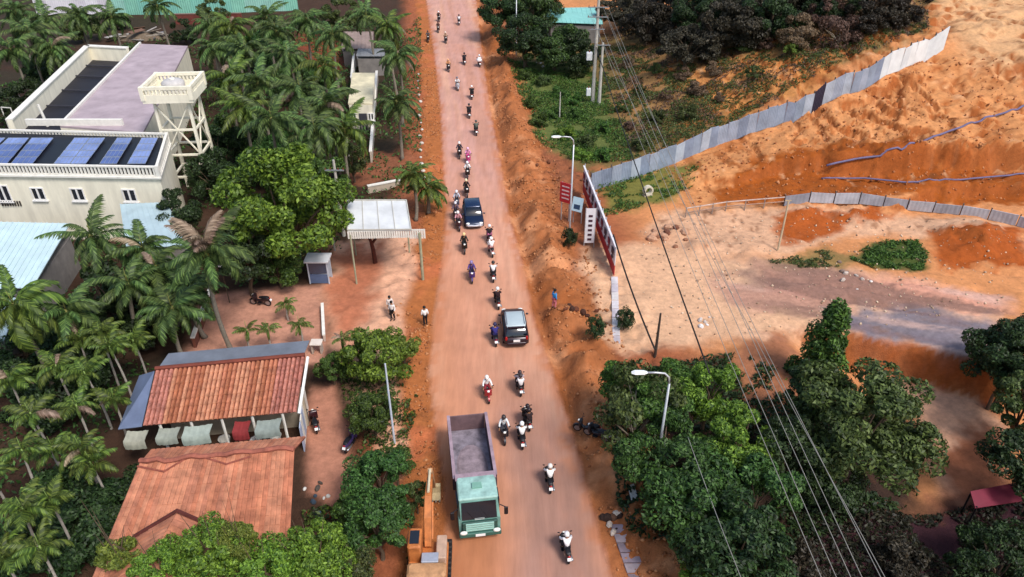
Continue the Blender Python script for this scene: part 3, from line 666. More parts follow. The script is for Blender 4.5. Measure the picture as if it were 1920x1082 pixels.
# --- porch clutter between the two roofs
def draped(name, label, cat, px0, py0, px1, py1, z0, z1, hexc, dep=.7, ripple=.018):
    a, b = at(px0, py0, z1), at(px1, py1, z1); o = a.lerp(b, .5); t = MB(); K = 14; rows = []
    for j in range(6):
        v = j / 5; r = []
        for k in range(K + 1):
            p = a.lerp(b, k / K) - o; s = min(v * 1.5, 1.0)
            r.append((p.x + .02 * math.sin(k + 7 * v), p.y - dep * s + ripple * math.sin(k * 1.7 + v * 2), -(z1 - z0) * (.22 * s + max(0, v - .6) * 1.1) + ripple * .6 * math.sin(k * 2.3) - .06 * math.sin(math.pi * k / K)))
        rows.append(r)
    W = K + 1; vs = [p for r in rows for p in r]; fs = [(j * W + k, j * W + k + 1, (j + 1) * W + k + 1, (j + 1) * W + k) for j in range(5) for k in range(K)]
    n0 = len(vs); vs += [(x, y + .02, z - .02) for x, y, z in vs]; fs += [tuple(n0 + i for i in reversed(f)) for f in fs]
    t.add(vs, fs); ob = part(name, t, mat(hexc, .85, .25, 2), None, True); ob.location = o; tag(ob, label, cat); return ob
draped('tarp', 'grey green tarp awning at the left end between the tiled roofs', 'tarp', 238, 808, 278, 806, 1.6, 2.7, '#a6a696')
draped('tarp', 'pale sage awning cloth second from the left between the tiled roofs', 'tarp', 298, 803, 338, 800, 1.8, 2.7, '#9aa094')
draped('tarp', 'wide pale green awning cloth in the middle between the tiled roofs', 'tarp', 346, 800, 398, 794, 1.5, 2.7, '#a4b0a6')
draped('tarp', 'grey green awning cloth at the right between the tiled roofs', 'tarp', 482, 789, 528, 783, 1.5, 2.6, '#8f9a94')
draped('tarp', 'dark red cloth hanging between the two tiled roofs', 'cloth', 440, 790, 470, 788, 1.3, 2.5, '#8e2f30')
def bucket(px, py, z, label, hexc):
    p = at(px, py, z); t = thing('washing_tub', label, 'tub', (p.x, p.y, 0)); mb = MB()
    mb.loft([[(r * math.cos(a), r * math.sin(a), zz) for a in [k * math.pi / 6 for k in range(12)]] for r, zz in ((.24, 0), (.34, .5), (.36, .5), (.30, .44), (.22, .08))]); part('tub', mb, mat(hexc, .5, .1, 3), t)
    mb = MB(); mb.tube([(.33 * math.cos(a), 0, .5 + .25 * math.sin(a)) for a in [k * math.pi / 8 for k in range(9)]], .015, 4); part('handle', mb, alu, t)
bucket(480, 824, .5, 'white tub beside the red cloth between the roofs', '#e8e6e2'); bucket(516, 816, .5, 'small white tub at the right end between the tiled roofs', '#f2f0ea'); bucket(420, 822, .5, 'white tub left of the red cloth between the roofs', '#d8d4cc')

# --- white picket screen right of the tiled house
pf = at(574, 775); sf = thing('side_screen', 'white and blue sheet side screen along the right edge of the tiled house', 'screen', pf)
for k in range(6):
    a = at(577 - k * 1.2, 765 + k * 14) - pf; b = at(576 - k * 1.2, 777 + k * 14) - pf; mb = MB(); mb.slab(a, b, b + Vector((.06, 0, 0)), a + Vector((.06, 0, 0)), 1.9); part('board', mb, [white, mat('#b8c4dc', .6, .1, 2, k=.8)][k % 2], sf)

# --- kiosk at the yard corner, small cream house, boundary walls
kq = at(600, 532); kio = thing('kiosk', 'small white and blue framed glass kiosk at the yard corner under the big tree', 'kiosk', kq)
wsl = mat('#c8d0dc', .6, .15, 2, k=.8)
for sx in (-.75, .75):
    for sy in (-.5, .5): mb = MB(); mb.box((sx, sy + .5, 1.0), (.09, .09, 2.0)); part('post', mb, wsl, kio)
mb = MB(); mb.box((0, .5, 2.06), (1.9, 1.4, .12)); part('roof', mb, mat('#d6d8dc', .6, .1, 1, k=.85), kio)
mb = MB(); mb.box((0, .02, .45), (1.4, .05, .8)); part('front_panel', mb, mat('#5b6f92', .5, .2, 2), kio)
mb = MB(); mb.box((0, .02, 1.4), (1.4, .02, .95)); part('pane', mb, glass('#33465e', .1), kio)
mb = MB(); mb.box((0, 1.0, 1.0), (1.4, .05, 1.9)); part('back_panel', mb, wsl, kio)
hq = at(680, 245); ch = thing('cream_house', 'small cream house with flat grey roof among palms left of the road', 'house', hq)
pp = [at(660, 244) - hq, at(702, 244) - hq, at(706, 186) - hq, at(667, 186) - hq]
mb = MB(); mb.prism([p[:2] for p in pp], 0, 3.0); part('wall', mb, cream, ch)
mb = MB(); mb.prism([(p * 1.07)[:2] for p in pp], 3.0, 3.15); part('roof', mb, mat('#e7dcb9', .8, .3, .8, k=.8), ch)
mb = MB(); mb.box((0.2, pp[0].y - .04, 1.0), (.9, .06, 2.0)); part('door', mb, mat('#4a4a52', .5), ch)
for sx in (-.9, 1.1): window(ch, (sx, pp[0].y - .0, 1.6), (1, 0, 0), (0, -1, 0), .7, .9, whiteframe, winglass, 2)
mb = MB()
for k in range(9): mb.box((-1.4 + k * .36, pp[0].y - .5, .45), (.1, .1, .9))
mb.box((0, pp[0].y - .5, .95), (3.2, .16, .12)); part('balustrade', mb, mat('#8c8680'), ch)
def lowwall(label, pts, h, w, m, name='boundary_wall'):
    P = [at(*p) for p in pts]; o = P[0]; t = thing(name, label, 'wall', o)
    for a, b in zip(P, P[1:]):
        d = (b - a).normalized(); n = Vector((-d.y, d.x, 0)) * w / 2; q = [(p - o)[:2] for p in (a - n, b - n, b + n, a + n)]
        mb = MB(); mb.prism(q, -.2, h); part('wall', mb, m, t)
        n *= 1.5; q = [(p - o)[:2] for p in (a - n, b - n, b + n, a + n)]; mb = MB(); mb.prism(q, h, h + .1); part('coping', mb, white, t)
    return t
lowwall('pale wall running up behind the small cream house', [(662, 172), (668, 104)], 1.8, .2, white)
lowwall('thin pale wall along the right side of the small cream house', [(697, 305), (706, 176), (708, 150)], 1.2, .2, mat('#cdbfae', .9, .25, 1))
lowwall('pale low wall crossing behind the white canopy', [(690, 362), (752, 350)], .7, .25, mat('#c9b8a4', .9, .25, 1))
lowwall('pinkish low wall on the far side of the tiled house yard', [(366, 652), (384, 600), (398, 560)], .8, .2, mat('#7d4c3c', .9, .25, 1))
lowwall('thin pale kerb wall between yard and forecourt', [(609, 640), (606, 580)], .5, .14, mat('#d9c3b4', .9, .2, 1))

# --- white canopy gate beside the road
zt = 4.4
cg = at(780, 530); gate = thing('gate_canopy', 'white flat canopy on posts with picket fascia beside the road', 'canopy', cg); O = cg
P = [at(652, 378, zt + .5), at(762, 378, zt + .5), at(771, 433, zt), at(652, 434, zt)]; Q = [p - O for p in P]
mb = MB(); mb.slab(Q[3], Q[2], Q[1], Q[0], .1); part('roof_panel', mb, mat('#d6d8d8', .6, .18, .7, k=.85), gate)
mb = MB(); up = Vector((0, 0, .14))
for k in range(5): mb.tube([Q[3].lerp(Q[2], k / 4) + up, Q[0].lerp(Q[1], k / 4) + up], .035, 4)
for a, b in ((0, 1), (1, 2), (2, 3), (3, 0)): mb.tube([Q[a] + up, Q[b] + up], .06, 4)
part('roof_frame', mb, mat('#c4c0b4', .7, .2, 1), gate)
fa, fb = at(654, 440, zt - .3) - O, at(796, 437, zt - .3) - O
for k in range(34):
    p = fa.lerp(fb, k / 33); mb = MB(); mb.box((p.x, p.y - .1, p.z), (.13, .05, .62 if k < 27 else .8)); part('picket', mb, white, gate)
mb = MB(); mb.tube([fa + Vector((0, 0, .28)), fb + Vector((0, 0, .28))], .06, 4); mb.tube([fa + Vector((0, 0, -.25)), fb + Vector((0, 0, -.25))], .06, 4); part('fascia_rail', mb, white, gate)
pm = mat('#a8a88a', .8, .3, 2)
for (px, py) in ((656, 442), (786, 438)):
    p = at(px, py, zt) - O; mb = MB(); mb.tube([(p.x, p.y + .1, 0), (p.x, p.y + .1, zt)], .11 if px > 700 else .07, 8); part('post', mb, pm, gate)
for (px, py) in ((655, 382), (760, 382)):
    p = at(px, py, zt + .4) - O; mb = MB(); mb.tube([(p.x, p.y, 0), (p.x, p.y, zt + .4)], .07, 6); part('post', mb, pm, gate)
yq = at(704, 494); yp = thing('forked_post', 'dark red-brown forked timber post under the white canopy', 'post', yq); br = mat('#5a2a1c', .9, .4, 3, bump=.4)
mb = MB(); mb.tube([(0, 0, -.1), (-.05, 0, 1.3), (-.15, .05, 2.0)], [.2, .17, .15], 7); part('trunk', mb, br, yp)
mb = MB(); mb.tube([(-.15, .05, 1.95), (-.35, .1, 2.6), (-.45, .1, 3.4)], [.14, .11, .09], 6); part('fork', mb, br, yp)
mb = MB(); mb.tube([(-.12, .05, 1.85), (.25, .1, 2.3), (.55, .15, 2.9)], [.13, .09, .07], 6); part('fork', mb, br, yp)

# --- fences on the hill
blu = [mat('#aab4c4', .6, .25, .7, 0, k=.85), mat('#9ba8ba', .6, .25, .7, 0, k=.85), mat('#bcc6d2', .6, .25, .7, 0, k=.85), mat('#929eb2', .6, .3, .7, 0, k=.85)]
sil = [mat('#e6eaea', .6, .15, .7, 0, k=.9), mat('#dae0e2', .6, .18, .7, 0, k=.9)]; drk = mat('#3a3448', .6, .3, 1)
base = [hit(*p) for p in ((1108, 360), (1180, 338), (1250, 312), (1340, 276), (1440, 240), (1530, 205), (1600, 175), (1690, 130), (1768, 94))]
sheet_fence('sheet_fence', 'long grey-blue sheet metal fence climbing the sand hill to the upper right', base, lambda t: 1.95 + .75 * t, lambda t, i: drk if abs(t - .56) < .012 else (random.choice(sil) if t > .76 else random.choice(blu)), 1.15)
base = [hit(*p) for p in ((1470, 387), (1552, 382), (1640, 390), (1700, 394), (1770, 400), (1840, 408), (1905, 424), (1960, 440))]
grb = [mat('#a0a4ae', .7, .3, .8, k=.85), mat('#b4b6be', .7, .3, .8, k=.85), mat('#92949e', .7, .3, .8, k=.85)]
sheet_fence('panel_barrier', 'low grey panel barrier curving along the foot of the orange cut', base, lambda t: 1.0, lambda t, i: random.choice(grb), 2.1, .08, .05, .08, wv=.008)
rb = [hit(*p) for p in ((1285, 408), (1360, 396), (1468, 387))]; rl = thing('pipe_rail', 'rusty white pipe rail on posts left of the grey barrier', 'rail', rb[0])
mb = MB(); mb.tube([p - rb[0] + Vector((0, 0, .95)) for p in rb], .06, 5); part('top_rail', mb, mat('#cbb4a8', .7, .4, 2), rl)
mb = MB(); mb.tube([p - rb[0] + Vector((0, 0, .5)) for p in rb], .05, 5); part('middle_rail', mb, mat('#a98672', .7, .4, 2), rl)
for a, b in zip(rb, rb[1:]):
    for t in (.0, .33, .66): p = a.lerp(b, t) - rb[0]; mb = MB(); mb.box((p.x, p.y, p.z + .45), (.08, .08, 1.2)); part('post', mb, mat('#9a8a80'), rl)
mq = hit(1458, 470); ms = thing('marker_pole', 'tall pale pole standing on the sandy bank below the barrier', 'pole', mq)
mb = MB(); mb.tube([(0, 0, -.2), (.02, 0, 2.2), (-.02, 0, zfor(mq.y, 376) - mq.z)], [.09, .08, .07], 6); part('shaft', mb, mat('#d8c2a0', .8, .3, 3), ms)
mb = MB(); mb.box((-.05, 0, zfor(mq.y, 376) - mq.z), (.5, .06, .07)); part('cross_tip', mb, mat('#c9b08c'), ms)
hose = mat('#6d6688', .6, .3, 2)
def drape_line(name, label, cat, pts, r, m, lift=.1, n=40):
    P = [hit(*p) for p in pts]; out = []
    for a, b in zip(P, P[1:]):
        k = max(2, int((b - a).length / .5))
        for j in range(k):
            q = a.lerp(b, j / k); out.append(Vector((q.x, q.y, tz(q.x, q.y) + lift)))
    out.append(P[-1]); zs = [p.z for p in out]
    for i, p in enumerate(out): w_ = zs[max(0, i - 12):i + 13]; p.z = max(sum(w_) / len(w_) + .08, zs[i] - .04)
    o = out[0]; mb = MB(); mb.tube([p - o for p in out], r, 6); ob = part(name, mb, m, None, True); ob.location = o; return tag(ob, label, cat)
drape_line('hose', 'upper mauve hose lying up the orange slope to the right', 'hose', [(1545, 330), (1620, 306), (1690, 282), (1800, 240), (1940, 190)], .11, hose)
drape_line('hose', 'lower mauve hose curving across the foot of the orange slope', 'hose', [(1540, 336), (1620, 341), (1700, 343), (1800, 338), (1940, 330)], .09, hose)

# ------------------------------------------------------------------ vegetation
def leaf_cloud(cent, nrm, size, rr, jit=.8):
    """one pointed leaf face per centre, facing roughly along nrm"""
    n = len(cent); nr = nrm + rr.normal(0, jit, (n, 3)); nr /= np.linalg.norm(nr, axis=1)[:, None] + 1e-9
    t = rr.normal(0, 1, (n, 3)); t -= (t * nr).sum(1)[:, None] * nr; t /= np.linalg.norm(t, axis=1)[:, None] + 1e-9
    b = np.cross(nr, t); s = size * rr.uniform(.45, 1.6, n)[:, None]
    V = np.stack([cent - t * s, cent + b * s * .45 + nr * s * .12, cent + t * s, cent - b * s * .45 + nr * s * .12], 1).reshape(-1, 3)
    return V, np.arange(4 * n).reshape(-1, 4)
def crown_mesh(name, seed, rx_, rz_, nl, nleaf, leaf, lobe=.42, hollow=.0, shape='round'):
    rr = np.random.default_rng(seed); C = []
    while shape == 'cone' and len(C) < nl:
        t_ = len(C) / (nl - 1); a_ = len(C) * 2.4; q_ = .95 * (1 - t_) ** .6 * rr.uniform(.25, 1); C.append(np.array([q_ * math.cos(a_), q_ * math.sin(a_), -1 + 1.95 * t_]))
    while len(C) < nl:
        p = rr.uniform(-1, 1, 3); q = np.linalg.norm(p)
        if q > 1 or q < .35: continue
        if shape == 'round' and p[2] < -.55: continue
        if shape == 'cone' and (p[0] ** 2 + p[1] ** 2) ** .5 > .75 * (1 - (p[2] + 1) / 2) + .16: continue
        C.append(p)
    C = np.array(C); k = rr.integers(0, nl, nleaf); rl = lobe * rr.uniform(.55, 1.2, nl)
    d = rr.normal(0, 1, (nleaf, 3)); d[:, 2] = d[:, 2] * .8 + .25; d /= np.linalg.norm(d, axis=1)[:, None]
    rad = rl[k] * rr.uniform(.35, 1.0, nleaf) ** .45
    P = C[k] + d * rad[:, None]
    out = P / (np.linalg.norm(P, axis=1)[:, None] + .2)
    P = P * np.array([rx_, rx_, rz_]); nr = d * .7 + out * .5 + np.array([0, 0, .35])
    V, Q = leaf_cloud(P, nr, leaf, rr)
    return np_mesh(name, V, Q), C * np.array([rx_, rx_, rz_])
def trunk_mesh(name, C, zc, r, seed, nlimb=7):
    rr = random.Random(seed); mb = MB(); zf = zc * .42
    mb.tube([(0, 0, -.3), (rr.uniform(-.1, .1), rr.uniform(-.1, .1), zf * .5), (rr.uniform(-.2, .2), rr.uniform(-.2, .2), zf), (0, 0, zc)], [r * 1.35, r, r * .85, r * .4], 8)
    for c in list(C)[:nlimb]:
        e = Vector((c[0] * 1.02, c[1] * 1.02, zc + c[2] * 1.02)); s = Vector((0, 0, zf * rr.uniform(.8, 1.3))); m = s.lerp(e, .5) + Vector((rr.uniform(-.3, .3), rr.uniform(-.3, .3), .25))
        mb.tube([s, m, e], [r * .5, r * .32, r * .08], 5)
    return mb.mesh(name)
bark = mat('#6a5846', .95, .4, 4, bump=.6); bark_pale = mat('#a79a88', .9, .35, 4, bump=.5)
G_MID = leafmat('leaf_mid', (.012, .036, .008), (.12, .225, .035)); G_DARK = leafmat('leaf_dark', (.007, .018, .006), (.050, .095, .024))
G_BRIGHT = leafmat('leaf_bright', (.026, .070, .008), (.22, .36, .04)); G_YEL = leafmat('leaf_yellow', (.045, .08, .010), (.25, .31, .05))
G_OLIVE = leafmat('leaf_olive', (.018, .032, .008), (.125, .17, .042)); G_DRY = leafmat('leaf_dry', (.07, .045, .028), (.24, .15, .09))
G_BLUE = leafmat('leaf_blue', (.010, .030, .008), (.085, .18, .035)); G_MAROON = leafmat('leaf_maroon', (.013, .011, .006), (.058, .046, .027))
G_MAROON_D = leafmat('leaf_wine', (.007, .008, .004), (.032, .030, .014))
G_WOOD = leafmat('leaf_wood', (.012, .012, .008), (.09, .075, .045))
G_PALM = leafmat('palm_leaf', (.016, .040, .010), (.15, .235, .06), .25); G_PALM_Y = leafmat('palm_leaf_yellow', (.020, .046, .008), (.17, .245, .04), .25); G_PALM_DRY = leafmat('palm_leaf_dry', (.16, .11, .07), (.36, .27, .19), .1)
TREE = {}
def treekind(k):
    if k in TREE: return TREE[k]
    spec = {'big': (101, 4.3, 3.4, 60, 26000, .15, .22, 5.5, .26), 'round': (102, 3.0, 2.4, 34, 14000, .135, .28, 4.2, .17), 'wide': (103, 4.4, 2.6, 50, 22000, .145, .24, 4.2, .22),
            'bush': (104, 1.5, 1.15, 16, 4800, .10, .36, 1.1, .08), 'cone': (105, 2.3, 3.6, 30, 9000, .14, .26, 4.6, .16), 'ragged': (106, 3.0, 2.2, 26, 8000, .14, .24, 3.6, .15), 'low': (107, 1.0, .6, 8, 1200, .13, .5, .45, .05),
            'round2': (108, 3.2, 2.6, 36, 14000, .14, .26, 4.4, .18), 'clip': (110, 1.0, 1.5, 30, 4200, .09, .36, 1.5, .06), 'sparse': (109, 2.6, 2.4, 12, 3500, .13, .34, 3.8, .13)}[k]
    s, rx_, rz_, nl, nf, lf, lo, zc, tr = spec
    me, C = crown_mesh('crown_' + k, s, rx_, rz_, nl, nf, lf, lo, shape='cone' if k == 'cone' else 'round')
    TREE[k] = (me, trunk_mesh('trunk_' + k, C, zc, tr, s, 16), zc, rx_); return TREE[k]
def tree(kind, px, py, label, m, r=None, zc=None, group=None, name='broadleaf_tree', cat='tree', barkm=None, zg=None):
    """px,py = photo pixel of the crown's centre; r = crown radius in metres; zc = height of that centre"""
    me, tm, z0, r0 = treekind(kind); s = (r / r0) if r else 1.0; zc = zc or z0 * s
    p = at(px, py, zc); g = tz(p.x, p.y)
    for _ in range(4): p = at(px, py, g + zc); g = tz(p.x, p.y)
    t = thing(name, label, cat, (p.x, p.y, g), random.uniform(0, 6.28), group)
    o = link('crown', me, m, t, (0, 0, zc)); o.scale = (s, s, s * random.uniform(.92, 1.08))
    o = link('trunk', tm, barkm or (bark_pale if kind == 'sparse' else bark), t); o.scale = (s, s, zc / z0)
    return t

ORD = ['first', 'second', 'third', 'fourth', 'fifth', 'sixth', 'seventh', 'eighth', 'ninth', 'tenth', 'eleventh', 'twelfth', 'thirteenth', 'fourteenth', 'fifteenth', 'sixteenth']
def rowed(pts, rows):
    """(point, 'nth from the left in the kth row') pairs, rows counted from the far side"""
    P = sorted(pts, key=lambda a: a[1]); n = -(-len(P) // rows); out = []
    for r in range(rows):
        for k, a in enumerate(sorted(P[r * n:(r + 1) * n], key=lambda a: a[0])): out.append((a, f'{ORD[k]} from left in {ORD[r]} row from the back'))
    return out
# --- palms
def frond_mesh(name, seed, droop, nl=40, wl=.03, up=.25, leaf=.62, side=.9):
    rr = np.random.default_rng(seed); V = []; F = []
    ts = np.linspace(0, 1, 11); ang = up - droop * ts ** 1.35; dx = np.cos(ang); dz = np.sin(ang)
    xs = np.concatenate([[0], np.cumsum((dx[1:] + dx[:-1]) / 20)]); zs = np.concatenate([[0], np.cumsum((dz[1:] + dz[:-1]) / 20)])
    mb = MB(); mb.tube([(x, 0, z) for x, z in zip(xs, zs)], [.016 * (1 - .85 * t) for t in ts], 4)
    for i in range(nl):
        t = .16 + .84 * i / (nl - 1); x = np.interp(t, ts, xs); z = np.interp(t, ts, zs); a = np.interp(t, ts, ang)
        L = leaf * .42 * (math.sin(math.pi * min(1, .18 + t * .78)) ** .7) * rr.uniform(.7, 1.15)
        for s in (-1, 1):
            fw = .35 + .5 * t; dr_ = .45 + .7 * droop * t + rr.uniform(-.3, .3)
            d1 = Vector((fw * math.cos(a), s * side, fw * math.sin(a) - dr_ * .4)).normalized(); d2 = Vector((fw * .7 * math.cos(a), s * side * .75, fw * math.sin(a) - dr_ * 1.5)).normalized()
            p0 = Vector((x, 0, z)); p1 = p0 + d1 * L * .55; p2 = p1 + d2 * L * .5; w = Vector((math.cos(a), 0, math.sin(a))) * wl * .5
            mb.add([p0 - w * .6, p0 + w * .6, p1 + w, p1 - w, p2], [(0, 1, 2, 3), (3, 2, 4)])
    return mb.mesh(name)
FR = [frond_mesh('frond', 8, 2.3, up=.35, leaf=.7), frond_mesh('frond', 9, 1.4, nl=30, leaf=.5), frond_mesh('frond', 1, 1.25), frond_mesh('frond', 2, 1.6), frond_mesh('frond', 3, .95), frond_mesh('frond', 4, 1.9, up=.1)]
FA = [frond_mesh('areca_frond', 5, 1.5, 30, .034, .5, .8), frond_mesh('areca_frond', 6, 1.15, 30, .034, .6, .8), frond_mesh('areca_frond', 7, 1.9, 30, .034, .35, .8)]
def palm_trunks(H, r0, r1, lean, n=10, rings=True, seed=0):
    rr = random.Random(seed); mb = MB(); pts, rad = [], []
    for k in range(n + 1):
        t = k / n; pts.append((lean * (t ** 2 - t) * 1.4, .4 * lean * math.sin(t * 2.5) * (1 - t), -.3 + (H + .3) * t)); rad.append((r0 + (r1 - r0) * t ** .5) * (1.08 if k % 2 else .97) * (1.5 if k == 0 else 1))
    mb.tube(pts, rad, 7); return mb.mesh('trunk', True)
PT = [palm_trunks(8, .2, .12, .9, seed=1), palm_trunks(8, .19, .12, -.7, seed=2), palm_trunks(8, .2, .13, .2, seed=3)]
AT = [palm_trunks(5, .085, .06, .3, 12, seed=4), palm_trunks(5, .085, .06, -.25, 12, seed=5)]
def crown_core(areca):
    mb = MB()
    if areca: mb.tube([(0, 0, -.7), (0, 0, -.2), (0, 0, .3)], [.075, .11, .03], 7); mb.tube([(0, 0, .2), (.05, .02, 1.0)], [.03, .008], 5)
    else:
        mb.ell((0, 0, 0), (.2, .2, .35), 8, 6); mb.tube([(0, 0, .2), (.04, .05, 1.3)], [.05, .01], 5)
        for k in range(6): a = k * 1.05; mb.ell((.26 * math.cos(a), .26 * math.sin(a), -.3 - .07 * (k % 2)), (.12, .12, .15), 7, 5)
    return mb.mesh('crown', True)
CC, CA = crown_core(False), crown_core(True)
nutm = mat('#7c7a3c', .7, .3, 4); shaft_m = mat('#7f9a4c', .6, .25, 3)
def palm(px, py, H, L, label, group=None, areca=False, m=None, nf=None, dry=.03, name=None, seed=None):
    rr = random.Random(seed if seed is not None else int(px * 31 + py * 7))
    p = at(px, py, H); g = tz(p.x, p.y); p = at(px, py, g + H)
    t = thing(name or ('areca_palm' if areca else 'coconut_palm'), label, 'palm', (p.x, p.y, g), rr.uniform(0, 6.28), group)
    t.rotation_euler = (rr.uniform(-.07, .07), rr.uniform(-.07, .07), t.rotation_euler[2])
    o = link('trunk', rr.choice(AT if areca else PT), mat('#b9b0a4', .9, .3, 5, k=.7) if areca else mat('#8f8576', .95, .3, 5, k=.7, bump=.3), t); o.scale = (1, 1, H / (5 if areca else 8))
    c = link('crown', CA if areca else CC, shaft_m if areca else nutm, t, (0, 0, H))
    if m is None and not areca and rr.random() < .35: m = G_PALM_Y
    n = nf or (12 if areca else rr.randint(19, 26))
    for k in range(n):
        u = (k + rr.uniform(-.3, .3)) / n
        f = link('frond', rr.choice(FA if areca else FR), m or (G_PALM_Y if areca else G_PALM), c, (0, 0, .1))
        if rr.random() < dry: f.material_slots[0].link = 'OBJECT'; f.material_slots[0].material = G_PALM_DRY
        pitch = (-.95 + 1.75 * u) if not areca else (-.7 + .75 * u)
        f.rotation_euler = (rr.uniform(-.3, .3), pitch + rr.uniform(-.12, .12), k * 2.4 + rr.uniform(-.25, .25)); s = L * rr.uniform(.7, 1.12); f.scale = (s, s * rr.uniform(.7, 1.1), s)
    return t
gA = 'coconut palms of the grove between the water tower and the road'
GRV = [(432, 48, 8.5), (500, 34, 8), (572, 36, 8), (622, 66, 7.5), (408, 92, 8), (468, 98, 9), (548, 104, 9), (604, 122, 8), (428, 150, 8), (492, 160, 9), (568, 172, 8.5), (618, 196, 8),
          (512, 222, 8.5), (590, 246, 7.5), (455, 200, 7.5), (390, 48, 7.5), (642, 250, 6.5), (520, 62, 8)]
for a, w_ in rowed(GRV, 4): palm(*a, 3.5, 'coconut palm in grove right of tower, ' + w_, gA, dry=.015)
for a, l in [((735, 52, 9), 'tall coconut palm at the left road edge near the top, the farthest one'), ((742, 104, 8), 'coconut palm at the left road edge beside the dark shed'), ((745, 196, 6), 'bushy coconut palm right of the small cream house'),
             ((772, 330, 4.4), 'short young coconut palm on the left shoulder behind the white canopy'), ((690, 28, 8), 'coconut palm behind the roadside shed at the top'), ((800, 352, 2.6), 'small palm leaning over the left shoulder beside the canopy')]:
    palm(*a, 3.2 if a[2] > 5 else 2.4, l)
gB = 'coconut palms at the top left corner'
for a, w_ in rowed([(30, 22, 8), (78, 38, 8), (18, 96, 8), (92, 92, 7), (52, 64, 8.5), (150, 30, 7), (300, 12, 7), (210, 34, 6.5)], 2): palm(*a, 3.7, 'coconut palm at top left, ' + w_, gB)
for a, l, mm in [((172, 446, 6.2), 'dark coconut palm overhanging the large pale sheet roof', None), ((34, 572, 6.5), 'grey green coconut palm in front of the pale roof at the left edge', None),
             ((388, 468, 8.4), 'tall coconut palm with brown upper fronds rising from the brick courtyard', None), ((300, 500, 5), 'coconut palm just left of the tall brown-topped palm', None),
             ((236, 540, 5), 'dark coconut palm in the middle of the left thicket', None), ((322, 585, 4.4), 'low coconut palm beside the courtyard wall', None), ((120, 590, 5), 'coconut palm right of the leftmost grey green palm', None), ((262, 470, 5), 'coconut palm between the two pale sheet roofs', None), ((360, 545, 4), 'small coconut palm at the courtyard corner', None)]:
    t = palm(*a, 3.4 if a[2] > 5 else 2.8, l)
    if a[0] == 388:
        c = [o for o in t.children if o.name.startswith('crown')][0]
        for k in range(9):
            f = link('frond', FR[2], G_PALM_DRY, c, (0, 0, .25)); f.rotation_euler = (random.uniform(-.4, .4), -1.25 + .1 * k * .5, k * 2.1); s = 2.9; f.scale = (s, s, s)
ga = 'areca palms along the left edge'
ARE = [(62, 772, 4.6), (168, 704, 4.2), (112, 690, 4.0), (156, 842, 4.4), (42, 858, 4.8), (36, 962, 5.0), (92, 936, 4.6), (172, 880, 4.0), (22, 706, 4.6), (138, 770, 4.0), (212, 655, 4.4), (186, 628, 4.6), (150, 640, 4.0), (-10, 905, 4.6), (70, 1040, 4.4), (250, 640, 3.6), (20, 1050, 4.2), (210, 760, 3.2), (100, 850, 3.6)]
for a, w_ in rowed(ARE, 4): palm(*a, 1.55, 'yellow green areca palm left of houses, ' + w_, ga, True, dry=.02)
for a, l in [((462, 622, 1.7), 'little potted palm at the left behind the tiled roof'), ((500, 620, 1.8), 'little palm in the middle behind the tiled roof'), ((558, 612, 1.9), 'little palm at the right behind the tiled roof'), ((536, 575, 1.2), 'small spreading seedling palm in the brick courtyard'), ((640, 640, 1.9), 'small pale palm at the forecourt edge'), ((690, 640, 2.0), 'small palm beside the forecourt in front of the bushes')]:
    palm(*a, 1.1, l, None, True, nf=9)

# --- broadleaf trees, left side
tree('big', 535, 388, 'large bright green broadleaf tree between the grove and the white canopy', G_BRIGHT, 4.9, 5.9)
for a in [('round2', 408, 272, 'dark leafy tree right of the water tower legs', G_DARK, 2.3, 3.6), ('round', 402, 330, 'dark green tree between water tower and bright tree', G_DARK, 2.4, 3.0), ('round2', 520, 500, 'deep green shrub in front of the big bright tree left of the kiosk', G_MID, 1.7, 2.0),
          ('ragged', 455, 470, 'dark ragged tree left of the big bright tree', G_DARK, 3.0, 4.0), ('ragged', 660, 300, 'olive shrubby tree left of the utility pole', G_OLIVE, 1.8, 2.4), ('round', 590, 335, 'mid green tree behind the big bright tree', G_MID, 2.6, 4.0),
          ('round2', 332, 400, 'dark tree beside the right corner of the cream building', G_DARK, 2.0, 3.4), ('ragged', 300, 560, 'dark low tree in the left thicket', G_DARK, 2.6, 2.6), ('ragged', 200, 560, 'dark low tree under the palms below the pale roof', G_DARK, 3.0, 2.6),
          ('ragged', 150, 52, 'brownish olive tree behind the sunken roof at the top left', G_OLIVE, 3.0, 2.2), ('bush', 220, 40, 'dull brown bush before the white hoarding', G_MAROON, 2.0, 1.2), ('ragged', 345, 62, 'dark shrub below the brick wall at the top left', G_DARK, 2.4, 1.6), ('ragged', 400, 22, 'olive tree before the teal hoarding', G_OLIVE, 2.6, 2.6), ('wide', 110, 130, 'dark tree left of the long parapet', G_DARK, 4.0, 3.0), ('round', 40, 190, 'very dark tree at the left edge behind the solar roof', G_DARK, 3.0, 3.0), ('wide', 520, 300, 'green tree in the shade under the grove', G_BLUE, 3.6, 2.6), ('wide', 560, 150, 'green tree filling the grove', G_BLUE, 4.0, 2.8), ('wide', 460, 250, 'green understorey tree right of the tower', G_BLUE, 3.6, 2.6), ('wide', 480, 90, 'green understorey tree in the far grove', G_BLUE, 4.0, 2.8),
          ('ragged', 640, 30, 'dull green tree behind the far roadside shed', G_OLIVE, 3.4, 3.6), ('bush', 250, 620, 'dark bush under the areca palms', G_DARK, 2.0, 1.2), ('wide', 100, 720, 'dark undergrowth tree beneath the areca palms', G_DARK, 3.2, 1.6), ('wide', 110, 980, 'dark undergrowth tree at the lower left', G_DARK, 3.2, 1.5), ('wide', 40, 650, 'dark undergrowth tree under the leftmost palm', G_DARK, 3.0, 1.4), ('wide', 200, 960, 'dark shrub mass beside the salmon roof', G_DARK, 2.6, 1.2)]:
    tree(*a[:4], *a[4:])
